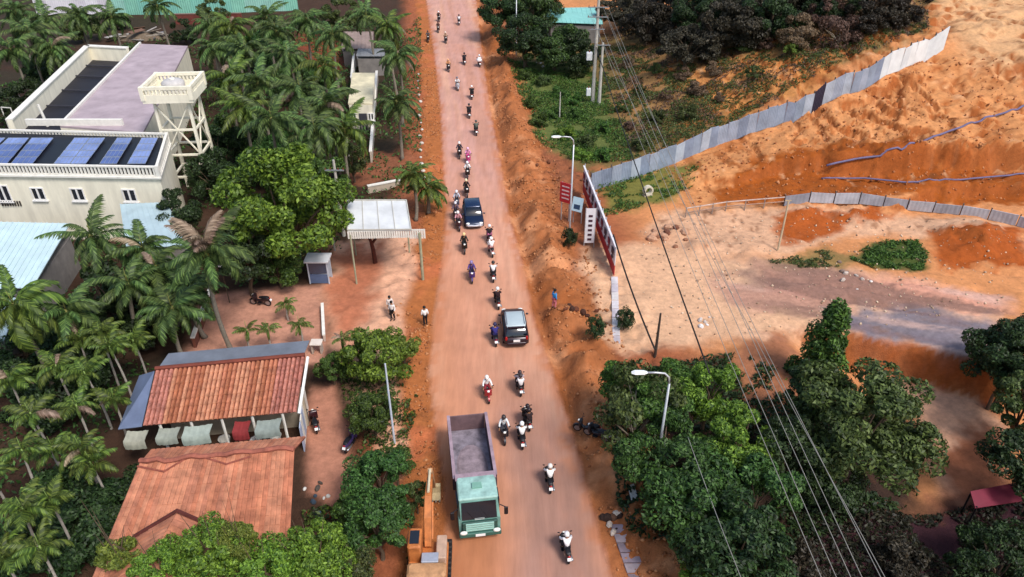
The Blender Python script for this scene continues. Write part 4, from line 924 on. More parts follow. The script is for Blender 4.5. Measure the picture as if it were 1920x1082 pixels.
for a in [('round', 706, 668, 'bright green bushy tree in front of the forecourt', G_BRIGHT, 2.15, 2.3), ('round2', 622, 690, 'green bush left of the forecourt tree beside the tiled roof', G_MID, 1.1, 1.4), ('bush', 758, 650, 'light bush beside the white pole at the road edge', G_YEL, 1.1, 1.6), ('round', 698, 770, 'green roundish tree between drive and road', G_MID, 1.45, 2.0),
          ('round2', 712, 895, 'dense green tree between the drive and the dump truck', G_BLUE, 1.75, 2.4), ('round', 742, 868, 'small green tree left of the dump truck', G_MID, .95, 1.8), ('round2', 708, 985, 'dark green tree left of the excavator boom', G_BLUE, 1.75, 2.6), ('round', 672, 950, 'green tree beside the driveway at the bottom', G_MID, 1.2, 2.0), ('ragged', 780, 930, 'thin bush against the excavator boom', G_OLIVE, .9, 1.4),
          ('round', 400, 1030, 'bright green treetop in front of the salmon roof', G_BRIGHT, 1.5, 5.8), ('round2', 448, 1010, 'tall yellow green treetop peak over the salmon roof', G_YEL, .8, 6.6), ('round2', 300, 1062, 'yellow green treetop at the lower left corner of the salmon roof', G_BRIGHT, 1.2, 5.2), ('round', 590, 1050, 'bright green treetop at the bottom beside the salmon roof', G_BRIGHT, 1.6, 4.6), ('round2', 500, 1075, 'green treetop at the bottom edge before the salmon roof', G_BRIGHT, 1.5, 5.0), ('round', 640, 1070, 'olive treetop at the bottom edge left of the excavator', G_OLIVE, 1.4, 3.4), ('bush', 230, 1040, 'yellow green shrub at the left rake of the salmon roof', G_YEL, 1.0, 4.5)]:
    tree(*a[:4], *a[4:])
# --- right side trees
for a in [('wide', 1215, 735, 'dark green tree crowding the right road edge beside the near street lamp', G_MID, 2.7, 3.4), ('round2', 1330, 735, 'leafy green tree right of the near street lamp', G_BRIGHT, 2.0, 3.2), ('sparse', 1195, 775, 'half bare tree with pale twigs at the right road edge', G_OLIVE, 2.4, 3.6),
          ('wide', 1250, 850, 'dense dark tree below the near street lamp', G_BLUE, 2.6, 3.4), ('round2', 1380, 830, 'yellowish green tree under the power lines', G_BRIGHT, 2.1, 3.6), ('round', 1300, 940, 'dark tree at the lower right of the road', G_BLUE, 2.4, 3.2), ('round2', 1420, 930, 'dark yellow green tree beneath the power lines at the bottom', G_BLUE, 2.3, 3.4), ('round', 1380, 1030, 'very dark tree at the bottom under the power lines', G_DARK, 2.4, 3.4), ('ragged', 1310, 1065, 'green shrub at the bottom edge right of the road', G_BRIGHT, 1.2, 2.0),
          ('cone', 1548, 658, 'pointed dark green tree above the big round tree', G_MID, 2.2, 3.2), ('big', 1615, 790, 'big round olive green tree on the right', G_OLIVE, 3.7, 4.2), ('round2', 1525, 730, 'dark tree between the pointed tree and the big round tree', G_DARK, 1.8, 3.6), ('round', 1490, 850, 'dark tree in shade left of the big round tree', G_DARK, 2.0, 3.0), ('round2', 1560, 900, 'dark low tree below the big round tree', G_DARK, 1.8, 2.0),
          ('big', 1915, 655, 'dark tree at the right edge beside the side road', G_DARK, 2.9, 4.4), ('round2', 1925, 760, 'mottled dark tree at the right edge above the sandy path', G_OLIVE, 2.2, 3.6), ('round', 1935, 860, 'very dark tree at the right edge below the sandy path', G_DARK, 2.4, 3.4), ('wide', 1880, 1060, 'very dark tree at the bottom right corner', G_DARK, 2.4, 2.2), ('bush', 1700, 1060, 'brownish leaved bush at the bottom right', G_MAROON, 1.4, .9), ('bush', 1500, 1065, 'brown shaded shrub under the lines at the bottom', G_MAROON, 1.3, .8), ('round2', 1930, 600, 'dark crown above the tree at the right edge', G_DARK, 2.0, 5.0)]:
    tree(*a[:4], *a[4:])
for a, l in [((1117, 616), 'left one of two clipped round bushes beside the white kerb'), ((1172, 600), 'right one of two clipped round bushes beside the white kerb'), ((1068, 447), 'dark clipped bush below the red sign')]:
    tree('clip', *a, l, G_DARK, .6, .85, name='clipped_bush', cat='bush')
# --- top centre and top right woods
for a in [('big', 985, 72, 'dense dark green tree at the right road edge near the top', G_DARK, 4.0, 4.0), ('wide', 1040, 86, 'dark green tree under the teal roof', G_BLUE, 4.4, 3.4), ('round', 938, 22, 'dark tree at the road edge by the far lamp post', G_DARK, 3.4, 3.6), ('round2', 1090, 100, 'dark tree just left of the twin utility poles', G_DARK, 2.8, 3.0), ('big', 1000, 18, 'dark blue green tree left of the teal roof', G_BLUE, 4.6, 4.4), ('wide', 1010, -15, 'dark tree at the top edge behind the teal roof', G_DARK, 5, 4.4)]:
    tree(*a[:4], *a[4:])
gw = 'dark trees of the wood at the top right'
for k, (a, w_) in enumerate(rowed([(1165, 20), (1215, 45), (1260, 14), (1310, 40), (1360, 14), (1400, 46), (1450, 20), (1350, 70), (1490, 44), (1290, 84), (1520, 14), (1200, 0), (1420, 0), (1570, 20), (1440, 80), (1390, 88)], 3)):
    tree(['wide', 'ragged', 'round2', 'big'][k % 4], *a, 'dark tree in the top right wood, ' + w_, [G_WOOD, G_WOOD, G_MAROON, G_DARK][k % 4], 3.8, 3.0, gw)
gs = 'brown scrub bushes behind the sheet fence'
for k, (a, w_) in enumerate(rowed([(1560, 60), (1610, 40), (1650, 62), (1600, 90), (1680, 40), (1540, 100), (1640, 18), (1700, 14), (1560, 128), (1480, 130), (1630, 112)], 3)):
    tree(['ragged', 'sparse'][k % 2], *a, 'dry brown bush behind pale fence end, ' + w_, [G_DRY, G_MAROON][(k // 2) % 2], 2.6, 1.6, gs, name='scrub_bush', cat='bush')
for a in [('bush', 1470, 152, 'small lone lime green bush above the sheet fence', G_YEL, .9, .8)]: tree(*a[:4], *a[4:], name='scrub_bush', cat='bush')
gg = 'green roadside bushes right of the road'
for a, w_ in rowed([(985, 140), (1020, 150), (1050, 175), (1000, 190), (1080, 140), (1040, 215), (1085, 215), (1010, 230), (1060, 250), (1100, 265), (1130, 240), (1075, 190), (1130, 290), (1090, 290)], 4):
    tree('bush', *a, 'low green bush right of the road, ' + w_, random.choice([G_MID, G_BRIGHT, G_OLIVE, G_MID]), 1.15, .5, gg, name='roadside_bush', cat='bush')
gh = 'olive scrub bushes on the slope above the sheet fence'
for a, w_ in rowed([(1180, 120), (1230, 130), (1280, 140), (1200, 170), (1250, 180), (1310, 170), (1340, 140), (1390, 130), (1230, 220), (1290, 215), (1350, 190), (1180, 235), (1170, 200), (1410, 165), (1200, 270), (1320, 105), (1430, 110)], 4):
    tree(['bush', 'ragged'][random.random() < .3], *a, 'olive scrub bush above sheet fence, ' + w_, random.choice([G_OLIVE, G_OLIVE, G_DRY, G_DRY]), random.uniform(.7, 1.3), .55, gh, name='scrub_bush', cat='bush')

# --- ground cover (uncountable)
def inpoly(poly, n, rr):
    lo, hi = poly.min(0), poly.max(0); out = []
    while len(out) < n:
        p = rr.uniform(lo, hi, (n * 3, 2)); ins = np.zeros(len(p), bool); m = len(poly)
        for i in range(m):
            a, b = poly[i], poly[(i + 1) % m]; c = ((a[1] > p[:, 1]) != (b[1] > p[:, 1])); ins ^= c & (p[:, 0] < (b[0] - a[0]) * (p[:, 1] - a[1]) / ((b[1] - a[1]) or 1e-9) + a[0])
        out += list(p[ins])
    return np.array(out[:n])
def cover(name, label, cat, pts, n, leaf, hgt, m, seed, clump=1.0, thr=.0):
    rr = np.random.default_rng(seed); P = inpoly(pixpoly(pts), n, rr)
    d = fbm(P[:, 0] * clump, P[:, 1] * clump, seed) - .5; P = P[d > thr]; d = d[d > thr]
    h = hgt * (.3 + 2.2 * np.clip(d, 0, .4)) * rr.uniform(0, 1, len(P))
    C = np.stack([P[:, 0], P[:, 1], terrain(P[:, 0], P[:, 1]) + h + leaf * .3], 1); V, Q = leaf_cloud(C, np.tile([0, 0, .7], (len(C), 1)), leaf, rr)
    return tag(link(name, np_mesh(name, V, Q), m), label, cat, kind='stuff')
cover('undergrowth', 'green weeds covering the strip right of the road', 'weeds', [(950, 110), (1100, 120), (1150, 200), (1190, 300), (1070, 310), (1000, 250)], 34000, .10, .6, G_MID, 5, .5, -.1)
cover('scrub', 'olive and brown scrub over the slope above the fence', 'scrub', [(1120, 90), (1560, 60), (1740, 20), (1735, 60), (1440, 190), (1180, 300), (1130, 220)], 80000, .10, .5, G_OLIVE, 6, .5, -.05)
cover('dry_scrub', 'dry brown scrub over the slope above the fence', 'scrub', [(1120, 60), (1560, 0), (1745, -20), (1740, 60), (1440, 195), (1180, 280)], 60000, .11, .5, G_DRY, 7, .45, .0)
cover('grass', 'patch of green grass on the bank above the side road', 'grass', [(1590, 485), (1640, 455), (1720, 452), (1740, 480), (1730, 508), (1640, 505)], 8000, .09, .5, G_MID, 8, 1.0, -.05)
cover('grass', 'thin grass along the bank left of the green patch', 'grass', [(1440, 490), (1540, 470), (1600, 478), (1600, 500), (1460, 504)], 2500, .09, .3, G_OLIVE, 9, .8, -.02)
cover('grass', 'green weeds at the foot of the sheet fence', 'grass', [(1120, 355), (1240, 315), (1310, 312), (1300, 350), (1220, 385), (1130, 410)], 6000, .10, .5, G_MID, 10, .6, -.03)
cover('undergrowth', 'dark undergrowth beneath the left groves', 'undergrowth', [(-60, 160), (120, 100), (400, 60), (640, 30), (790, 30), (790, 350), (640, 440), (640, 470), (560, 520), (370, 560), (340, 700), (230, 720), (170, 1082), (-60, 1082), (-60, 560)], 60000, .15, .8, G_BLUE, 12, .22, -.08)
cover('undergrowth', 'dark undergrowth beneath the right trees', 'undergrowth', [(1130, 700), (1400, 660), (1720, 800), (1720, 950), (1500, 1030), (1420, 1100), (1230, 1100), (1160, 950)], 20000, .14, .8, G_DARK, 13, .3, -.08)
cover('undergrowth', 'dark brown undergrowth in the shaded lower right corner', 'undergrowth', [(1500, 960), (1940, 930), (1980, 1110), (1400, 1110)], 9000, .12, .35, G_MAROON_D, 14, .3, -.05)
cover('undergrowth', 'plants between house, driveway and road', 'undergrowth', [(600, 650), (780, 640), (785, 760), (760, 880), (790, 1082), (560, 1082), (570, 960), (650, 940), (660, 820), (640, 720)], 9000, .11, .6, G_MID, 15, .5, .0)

# --- loose clods and stones (uncountable)
def clods(name, label, P, size, m, seed):
    rr = np.random.default_rng(seed); n = len(P); s = size * rr.uniform(.35, 1.0, n) ** 2
    base = np.array([(1, 0, 0), (0, 1, 0), (-1, 0, 0), (0, -1, 0), (0, 0, 1), (0, 0, -1)], float)
    C = np.stack([P[:, 0], P[:, 1], terrain(P[:, 0], P[:, 1]) + s * .15], 1)
    V = C[:, None] + base[None] * s[:, None, None] * rr.uniform(.5, 1.15, (n, 6, 1)) + rr.normal(0, .12, (n, 6, 3)) * s[:, None, None]
    T = np.array([(0, 1, 4), (1, 2, 4), (2, 3, 4), (3, 0, 4), (1, 0, 5), (2, 1, 5), (3, 2, 5), (0, 3, 5)])
    F = (np.arange(n) * 6)[:, None, None] + T[None]
    return tag(link(name, np_mesh(name, V.reshape(-1, 3), F.reshape(-1, 3)), m), label, 'soil', kind='stuff')
rr = np.random.default_rng(5); yy_ = rr.uniform(22, 120, 9000); side_ = rr.random(9000) < .7; off_ = np.abs(rr.normal(0, 1, 9000))
xx_ = np.where(side_, xr(yy_) + .4 + rr.uniform(0, 5.5, 9000), xl(yy_) - .2 - off_ * 1.3); keep = fbm(xx_ * .6, yy_ * .6, 91) > .48
clodm = leafmat('clod_soil', lin('#8a4f2a', .8), lin('#c98a5c', .8), 0.0)
clods('loose_soil', 'loose red soil clods along both road shoulders', np.stack([xx_, yy_], 1)[keep], .17, clodm, 3)
clods('loose_soil', 'orange clods scattered over the cut sand hill', inpoly(pixpoly([(1250, 310), (1440, 245), (1760, 105), (1910, 120), (1915, 370), (1560, 372), (1300, 385)]), 1500, rr), .2, leafmat('clod_hill', lin('#a0622f', .8), lin('#d0935c', .8), 0.0), 4)
clods('loose_soil', 'stones and crumbs along the side road and sandy bank', inpoly(pixpoly([(1200, 420), (1560, 395), (1910, 430), (1880, 600), (1500, 640), (1200, 640)]), 900, rr), .16, leafmat('clod_bank', lin('#8a6a54', .8), lin('#e0c4aa', .8), 0.0), 6)

# ------------------------------------------------------------------ vehicles (each faces +Y in its own frame)
rubber = mat('#17161a', .85, .2, 6); steel = mat('#b8bcc2', .35, .1, 4, .8); black = mat('#15141a', .5, .2, 4); lampw = mat('#f4f4ee', .25, .05, 4, k=.9); lampr = mat('#b01818', .3, .1, 4); platew = mat('#f2f2f0', .5, .05, 4, k=.9)
def rrect(y, hw, z0, z1, r=.12):
    r = min(r, hw * .6, (z1 - z0) * .48); o = []
    for cx, cz, a0 in ((hw - r, z1 - r, 0), (-hw + r, z1 - r, 90), (-hw + r, z0 + r, 180), (hw - r, z0 + r, 270)):
        for a in (0, 45, 90): o.append(Vector((cx + r * math.cos(R(a0 + a)), y, cz + r * math.sin(R(a0 + a)))))
    return o[::-1]
def wheel(parent, c, r, w, n=16, rimm=None, name='wheel'):
    t = MB(); sec = [(-w / 2, r * .8), (-w / 2 + .03 * r, r * .95), (-w / 4, r), (w / 4, r), (w / 2 - .03 * r, r * .95), (w / 2, r * .8)]
    rings = [[(c[0] + x, c[1] + q * math.cos(a), c[2] + q * math.sin(a)) for a in [2 * math.pi * k / n for k in range(n)]] for x, q in sec]; t.loft(rings, True)
    o = part(name, t, rubber, parent, True)
    h = MB(); h.cyl(c, (1, 0, 0), r * .62, w * 1.06, n); part('rim', h, rimm or steel, o)
    h = MB(); h.cyl(c, (1, 0, 0), r * .18, w * 1.16, 8); part('hub', h, black, o); return o

def car(label, px, py, rz, body, roofm, rear, cat='car', name='car', ln=4.2, wd=1.78, ht=1.58, suv=False):
    p = hit(px, py); t = thing(name, label, cat, (p.x, p.y, p.z), rz); h = wd / 2; f = ln / 2
    mb = MB(); zb = .28; belt = .95 if suv else .88
    mb.loft([rrect(-f, h * .72, .42, belt * .72, .12), rrect(-f + .1, h * .92, .33, belt * .92, .16), rrect(-f + .45, h, zb, belt, .2), rrect(-.2, h, zb, belt + .02, .2), rrect(f - 1.1, h, zb, belt, .2), rrect(f - .45, h * .97, zb, belt * .88, .2), rrect(f - .1, h * .86, .32, belt * .74, .18), rrect(f, h * .62, .4, belt * .6, .1)])
    part('body', mb, body, t, True)
    y0, y1, y2, y3 = (-f + .12, -f + .5, f - 1.75, f - 1.05)
    mb = MB(); mb.loft([rrect(y0, h * .86, belt - .1, belt + .02, .05), rrect(y1, h * .80, belt - .1, ht - .07, .16), rrect(y2, h * .80, belt - .1, ht - .07, .16), rrect(y3, h * .86, belt - .1, belt + .02, .05)]); part('window', mb, glass('#0e1622', .06), t, True)
    mb = MB(); mb.loft([rrect(y1 - .06, h * .70, ht - .13, ht - .06, .03), rrect(y1 + .1, h * .78, ht - .14, ht, .06), rrect((y1 + y2) / 2, h * .79, ht - .14, ht + .015, .06), rrect(y2 - .1, h * .77, ht - .14, ht - .01, .06), rrect(y2 + .06, h * .70, ht - .16, ht - .08, .03)]); part('roof', mb, roofm, t, True)
    for sx in (-1, 1):
        mb = MB(); mb.tube([(sx * h * .86, y3 - .02, belt), (sx * h * .775, y2, ht - .07), (sx * h * .775, y1, ht - .07), (sx * h * .86, y0 + .05, belt)], .045, 5); part('pillar', mb, body, t)
        mb = MB(); mb.ell((sx * (h + .1), y3 - .25, belt + .08), (.11, .07, .08), 8, 5); part('wing_mirror', mb, body, t, True)
        mb = MB(); mb.ell((sx * h * .66, f - .14, belt * .68), (.2, .12, .1), 8, 5); part('headlight', mb, lampw, t, True)
        mb = MB(); mb.ell((sx * h * .8, -f + .12, belt * .86), (.1, .1, .2), 8, 5); part('tail_light', mb, lampr, t, True)
        for sy in (f - .82, -f + .78): wheel(t, (sx * (h - .1), sy, .33), .33, .22)
        mb = MB(); mb.box((sx * (h + .004), .1, belt - .18), (.03, .2, .04)); part('door_handle', mb, steel, t)
    mb = MB(); mb.loft([rrect(f - .12, h * .9, .34, .52, .06), rrect(f + .05, h * .6, .36, .5, .05)]); part('front_bumper', mb, rear if not suv else body, t, True)
    mb = MB(); mb.loft([rrect(-f - .06, h * .7, .36, .55, .05), rrect(-f + .15, h * .96, .34, .56, .06)]); part('rear_bumper', mb, body, t, True)
    mb = MB(); mb.box((0, -f - .045, .72), (.46, .05, .16)); part('number_plate', mb, platew, t)
    mb = MB(); mb.box((0, f + .04, .44), (.46, .05, .12)); part('number_plate', mb, platew, t)
    if suv:
        for sx in (-1, 1): mb = MB(); mb.tube([(sx * h * .68, y1 + .1, ht + .05), (sx * h * .68, y2 - .1, ht + .04)], .03, 5); part('roof_rail', mb, steel, t)
        mb = MB(); mb.box((0, y1 - .08, ht - .08), (h * 1.3, .22, .05)); part('spoiler', mb, body, t)
    else:
        mb = MB(); mb.tube([(-h * .8, f - .2, .56), (-h * .5, f + .03, .5), (0, f + .07, .47), (h * .5, f + .03, .5), (h * .8, f - .2, .56)], .07, 6); part('bumper_trim', mb, rear, t)
    return t
RD = R(9)                                             # road runs slightly left of the lens axis
car('dark navy hatchback driving toward the camera with pale bumper', 887, 412, math.pi + R(7), mat('#1a2a48', .28, .1, 2, .3, k=.8, spec=.6), mat('#1d3050', .2, .1, 2, .3, k=.9, spec=.7), mat('#d8dce4', .4, .1, 2), ln=3.95, wd=1.74, ht=1.52)
car('dark maroon sport utility car with pale silver roof driving away up the road', 964, 622, R(5), mat('#33222a', .3, .1, 2, .3, spec=.6), mat('#b4c2c6', .4, .1, 1, .0, k=.85), mat('#5a2632'), ln=4.0, wd=1.78, ht=1.66, suv=True)

# --- tipper truck, front towards the camera
tp = hit(889, 918); trk = thing('dump_truck', 'teal green dump truck with empty grey tipper bed facing the camera', 'truck', tp, math.pi + R(8))
teal_p = mat('#7aa89c', .55, .4, 1.6, k=.75); bedin = mat('#938a96', .8, .6, 2.2, k=.75); bedout = mat('#4d3b46', .8, .35, 1.5); bedrim = mat('#a8909a', .7, .3, 2)
w = 1.06
mb = MB(); mb.box((0, -.6, .75), (.9, 6.0, .28)); part('chassis', mb, black, trk)
cab = MB(); cab.loft([[(x, y, z) for x, z in ((-w, .62), (w, .62), (w, 1.5), (w * .92, 2.5), (-w * .92, 2.5), (-w, 1.5))] for y in (1.5,)] + [[(x, 2.9, z) for x, z in ((-w, .62), (w, .62), (w, 1.5), (w * .92, 2.5), (-w * .92, 2.5), (-w, 1.5))]] + [[(x, 3.28, z) for x, z in ((-w, .62), (w, .62), (w, 1.45), (w * .9, 1.52), (-w * .9, 1.52), (-w, 1.45))]])
cab_o = part('cab', cab, teal_p, trk)
mb = MB(); mb.bbox((0, 2.15, 2.56), (w * 1.9, 1.5, .12), .06); part('cab_roof', mb, mat('#a0c6bc', .6, .4, 1.8, k=.82), trk)
mb = MB(); mb.box((.0, 2.1, 2.66), (.5, .35, .1)); part('roof_hatch', mb, mat('#7fae9c', .5, .2, 2), trk)
mb = MB(); a = .03; mb.slab((-w * .84, 3.31, 1.56), (-w * .82, 2.95, 2.42), (w * .82, 2.95, 2.42), (w * .84, 3.31, 1.56), .03); part('windscreen', mb, glass('#101c26', .05), trk)
for sx in (-1, 1): mb = MB(); mb.box((sx * (w + .0), 2.3, 1.85), (.06, .8, .6)); part('side_window', mb, glass('#101c26', .05), trk)
mb = MB(); mb.bbox((0, 3.34, 1.1), (w * 1.7, .16, .66), .04); part('grille_panel', mb, mat('#2c5148', .5, .2, 2), trk)
for k in range(4): mb = MB(); mb.box((0, 3.44, .88 + k * .15), (w * 1.35, .06, .07)); part('grille_bar', mb, mat('#a9d8cc', .4, .1, 2), trk)
mb = MB(); mb.bbox((0, 3.42, .62), (w * 2.04, .26, .26), .05); part('bumper', mb, mat('#3b6a5e', .5, .25, 2), trk)
for sx in (-1, 1):
    mb = MB(); mb.ell((sx * w * .8, 3.5, .8), (.2, .09, .13), 10, 6); part('headlight', mb, lampw, trk, True)
    mb = MB(); mb.tube([(sx * w, 3.1, 2.2), (sx * (w + .28), 3.25, 2.15), (sx * (w + .3), 3.25, 1.6)], .03, 5); o = part('mirror_arm', mb, black, trk); mb = MB(); mb.bbox((sx * (w + .3), 3.25, 1.9), (.2, .08, .5), .02); part('mirror', mb, black, o)
    mb = MB(); mb.tube([(sx * .38 - .1, 3.33, 1.58), (sx * .38 + .3, 3.12, 2.05)], .02, 4); part('wiper', mb, black, trk)
mb = MB(); mb.box((0, 3.56, .6), (.5, .02, .16)); part('number_plate', mb, platew, trk)
mb = MB(); mb.box((0, 3.3, 1.56), (.5, .05, .12)); part('badge', mb, mat('#d8e8e4'), trk)
b0, b1, zf, zt_ = -3.5, 1.25, 1.25, 2.35; bw = 1.08
mb = MB(); mb.box((0, (b0 + b1) / 2, zf - .06), (bw * 2, b1 - b0, .12)); part('bed_floor', mb, bedin, trk)
for sx in (-1, 1):
    mb = MB(); mb.box((sx * (bw - .04), (b0 + b1) / 2, (zf + zt_) / 2 + .003), (.08, b1 - b0 - .02, zt_ - zf)); part('bed_side', mb, bedout, trk)
    mb = MB(); mb.box((sx * bw, (b0 + b1) / 2, zt_ + .04), (.17, b1 - b0, .09)); part('side_rail', mb, bedrim, trk)
    for k in range(6): mb = MB(); mb.box((sx * (bw + .045), b0 + .35 + k * .82, (zf + zt_) / 2), (.1, .12, zt_ - zf)); part('side_rib', mb, bedout, trk)
mb = MB(); mb.box((0, b0 + .03, (zf + zt_) / 2 + .01), (bw * 2 - .18, .08, zt_ - zf)); part('tailgate', mb, mat('#7a5f62', .8, .35, 1.5), trk)
mb = MB(); mb.box((0, b1 - .05, (zf + zt_) / 2 + .1), (bw * 2 - .18, .09, zt_ - zf + .2)); mb.box((0, b1 + .13, zt_ + .22), (bw * 1.96, .42, .08)); part('headboard', mb, bedrim, trk)
mb = MB(); mb.ell((0, (b0 + b1) / 2 + .6, zf), (bw * .8, 1.7, .1), 14, 6); part('dust_load', mb, mat('#9a8a92', .95, .4, 3, bump=.6), trk)
for sx in (-1, 1):
    wheel(trk, (sx * .93, 2.35, .5), .5, .28, 18, teal_p)
    for sy in (-1.9, -.75): wheel(trk, (sx * .86, sy, .5), .5, .46, 18, mat('#7a6a66'))
    mb = MB(); mb.box((sx * .62, .55, .72), (.55, .9, .5)); part('fuel_tank', mb, mat('#4b4a52', .5, .2, 2), trk)

# --- excavator at the bottom edge, boom reaching up the road
xp = hit(806, 1072); ex = thing('excavator', 'orange excavator at the bottom edge with its boom reaching up the road', 'excavator', xp, R(2)); ex.scale = (.9, .9, .9)
org = mat('#cf7c40', .6, .4, 2.0, k=.72); org2 = mat('#c8966a', .65, .4, 2.0, k=.75)
for sx in (-1, 1):
    mb = MB(); mb.loft([[(sx * .95 + dx, y, z) for y, z in ((-1.5, .1), (1.5, .1), (1.75, .35), (1.6, .68), (-1.6, .68), (-1.75, .35))] for dx in (-.24, .24)]); o = part('track', mb, rubber, ex)
    for k in range(9): mb = MB(); mb.box((sx * .95, -1.35 + k * .34, .7), (.52, .12, .05)); part('track_shoe', mb, mat('#3a3430'), o)
mb = MB(); mb.cyl((0, 0, .82), (0, 0, 1), .7, .3, 16); part('turntable', mb, black, ex)
mb = MB(); mb.bbox((0, -.3, 1.15), (2.1, 2.5, .4), .06); part('deck', mb, org, ex)
mb = MB(); mb.bbox((.0, -1.2, 1.6), (2.05, .9, .62), .12); part('counterweight', mb, org2, ex)
mb = MB(); mb.bbox((.15, -.55, 1.95), (.9, .6, .1), .03); part('engine_cover', mb, mat('#b8bcc8', .4, .2, 2, .3), ex)
mb = MB(); mb.bbox((.72, .2, 1.62), (.55, 1.5, .56), .05); part('side_box', mb, mat('#c9a890', .5, .25, 2), ex)
mb = MB(); mb.bbox((-.68, .3, 1.95), (.72, 1.3, 1.2), .08); cabo = part('cab', mb, org, ex)
mb = MB(); mb.box((-.68, .3, 2.56), (.5, .85, .04)); part('roof_window', mb, glass('#20242c', .1), cabo)
mb = MB(); mb.box((-.68, .962, 2.05), (.56, .03, .8)); part('windscreen', mb, glass('#20242c', .1), cabo)
mb = MB(); mb.box((-1.05, .35, 2.1), (.03, .9, .7)); part('side_window', mb, glass('#20242c', .1), cabo)
mb = MB()
for sx in (-1,):
    rings = []
    for y, z, hw, hh in ((.5, 1.4, .18, .2), (1.4, 2.6, .19, .28), (2.4, 3.2, .18, .27), (3.6, 3.2, .16, .2), (4.3, 3.0, .14, .14)): rings.append([(-.02 + x * hw, y - zz * hh * .4, z + zz * hh) for x, zz in ((-1, -1), (1, -1), (1, 1), (-1, 1))])
    mb.loft(rings)
part('boom', mb, org, ex)
mb = MB(); mb.loft([[(-.02 + x * .13, y + zz * hh, z + zz * .05) for x, zz in ((-1, -1), (1, -1), (1, 1), (-1, 1))] for y, z, hh in ((4.15, 3.5, .12), (4.4, 2.9, .2), (4.9, 1.8, .14), (5.25, .95, .1))]); part('stick', mb, org2, ex)
mb = MB(); mb.tube([(.18, .9, 1.6), (.18, 2.3, 2.95)], .08, 8); part('boom_cylinder', mb, org, ex); mb = MB(); mb.tube([(-.22, .9, 1.6), (-.22, 2.3, 2.95)], .08, 8); part('boom_cylinder', mb, org, ex)
mb = MB(); mb.tube([(-.02, 2.5, 3.55), (-.02, 4.15, 3.55)], .075, 8); part('stick_cylinder', mb, mat('#d8c8a8', .4, .1, 3), ex)
mb = MB(); mb.loft([[(x, 5.25 + y, .95 + z) for y, z in ((-.1, .1), (.18, .05), (.3, -.35), (.05, -.7), (-.45, -.75), (-.15, -.4))] for x in (-.4, .38)]); o = part('bucket', mb, mat('#c9b48a', .7, .3, 3), ex)
for k in range(4): mb = MB(); mb.box((-.33 + k * .22, 4.76, .2), (.08, .18, .06)); part('tooth', mb, mat('#8c8478'), o)

# ------------------------------------------------------------------ motorbikes and people
def loft_mesh(name, secs, r=.05):
    mb = MB(); mb.loft([rrect(*s, r) for s in secs]); return mb.mesh(name, True)
BM = {}
def bikemesh():
    BM['body'] = loft_mesh('body', [(-.85, .05, .62, .72), (-.7, .13, .5, .78), (-.3, .15, .42, .74), (-.05, .12, .36, .55), (.2, .11, .36, .52), (.38, .1, .42, .7)])
    BM['leg_shield'] = loft_mesh('leg_shield', [(.34, .26, .38, .92), (.44, .24, .45, 1.0), (.54, .14, .55, .98)])
    BM['seat'] = loft_mesh('seat', [(-.78, .1, .76, .83), (-.6, .15, .74, .86), (-.2, .16, .72, .83), (.05, .1, .7, .78)])
    mb = MB(); mb.tube([(-.36, .3, 1.0), (-.2, .4, 1.04), (0, .44, 1.02), (.2, .4, 1.04), (.36, .3, 1.0)], .02, 5); BM['handlebar'] = mb.mesh('handlebar')
    mb = MB(); mb.ell((0, .55, .93), (.1, .07, .09), 8, 6); BM['headlight'] = mb.mesh('headlight', True)
    mb = MB(); mb.ell((0, -.84, .74), (.09, .05, .05), 8, 5); BM['tail_light'] = mb.mesh('tail_light', True)
    mb = MB(); mb.box((0, -.9, .6), (.2, .03, .16), 0, R(-35)); BM['number_plate'] = mb.mesh('number_plate')
    mb = MB(); mb.tube([(0, .45, .85), (0, .62, .32)], .05, 6); mb.loft([[(x, .62 + .33 * math.cos(a), .3 + .33 * math.sin(a)) for x in (-.06, .06)] + [(x, .62 + .30 * math.cos(a), .3 + .30 * math.sin(a)) for x in (.06, -.06)] for a in [R(20 + 20 * k) for k in range(7)]]); BM['front_fork'] = mb.mesh('front_fork')
    mb = MB(); mb.tube([(.16, -.1, .3), (.18, -.5, .34), (.18, -.85, .42)], [.035, .055, .06], 7); BM['exhaust'] = mb.mesh('exhaust', True)
    for s, k in ((-1, 'a'), (1, 'b')):
        mb = MB(); mb.tube([(s * .25, .38, 1.03), (s * .3, .36, 1.2)], .01, 4); mb.ell((s * .33, .36, 1.23), (.07, .02, .05), 8, 5); BM['mirror' + k] = mb.mesh('mirror')
    for nm_, y in (('f', .62), ('r', -.6)):
        n = 14; mb = MB(); mb.loft([[(x, y + q * math.cos(a), .29 + q * math.sin(a)) for a in [2 * math.pi * k / n for k in range(n)]] for x, q in ((-.05, .23), (-.045, .27), (0, .29), (.045, .27), (.05, .23))]); BM['wheel' + nm_] = mb.mesh('wheel', True)
        mb = MB(); mb.cyl((0, y, .29), (1, 0, 0), .19, .105, n); BM['rim' + nm_] = mb.mesh('rim')
    mb = MB(); mb.box((0, .02, .33), (.5, .3, .03)); BM['footboard'] = mb.mesh('footboard')
bikemesh()
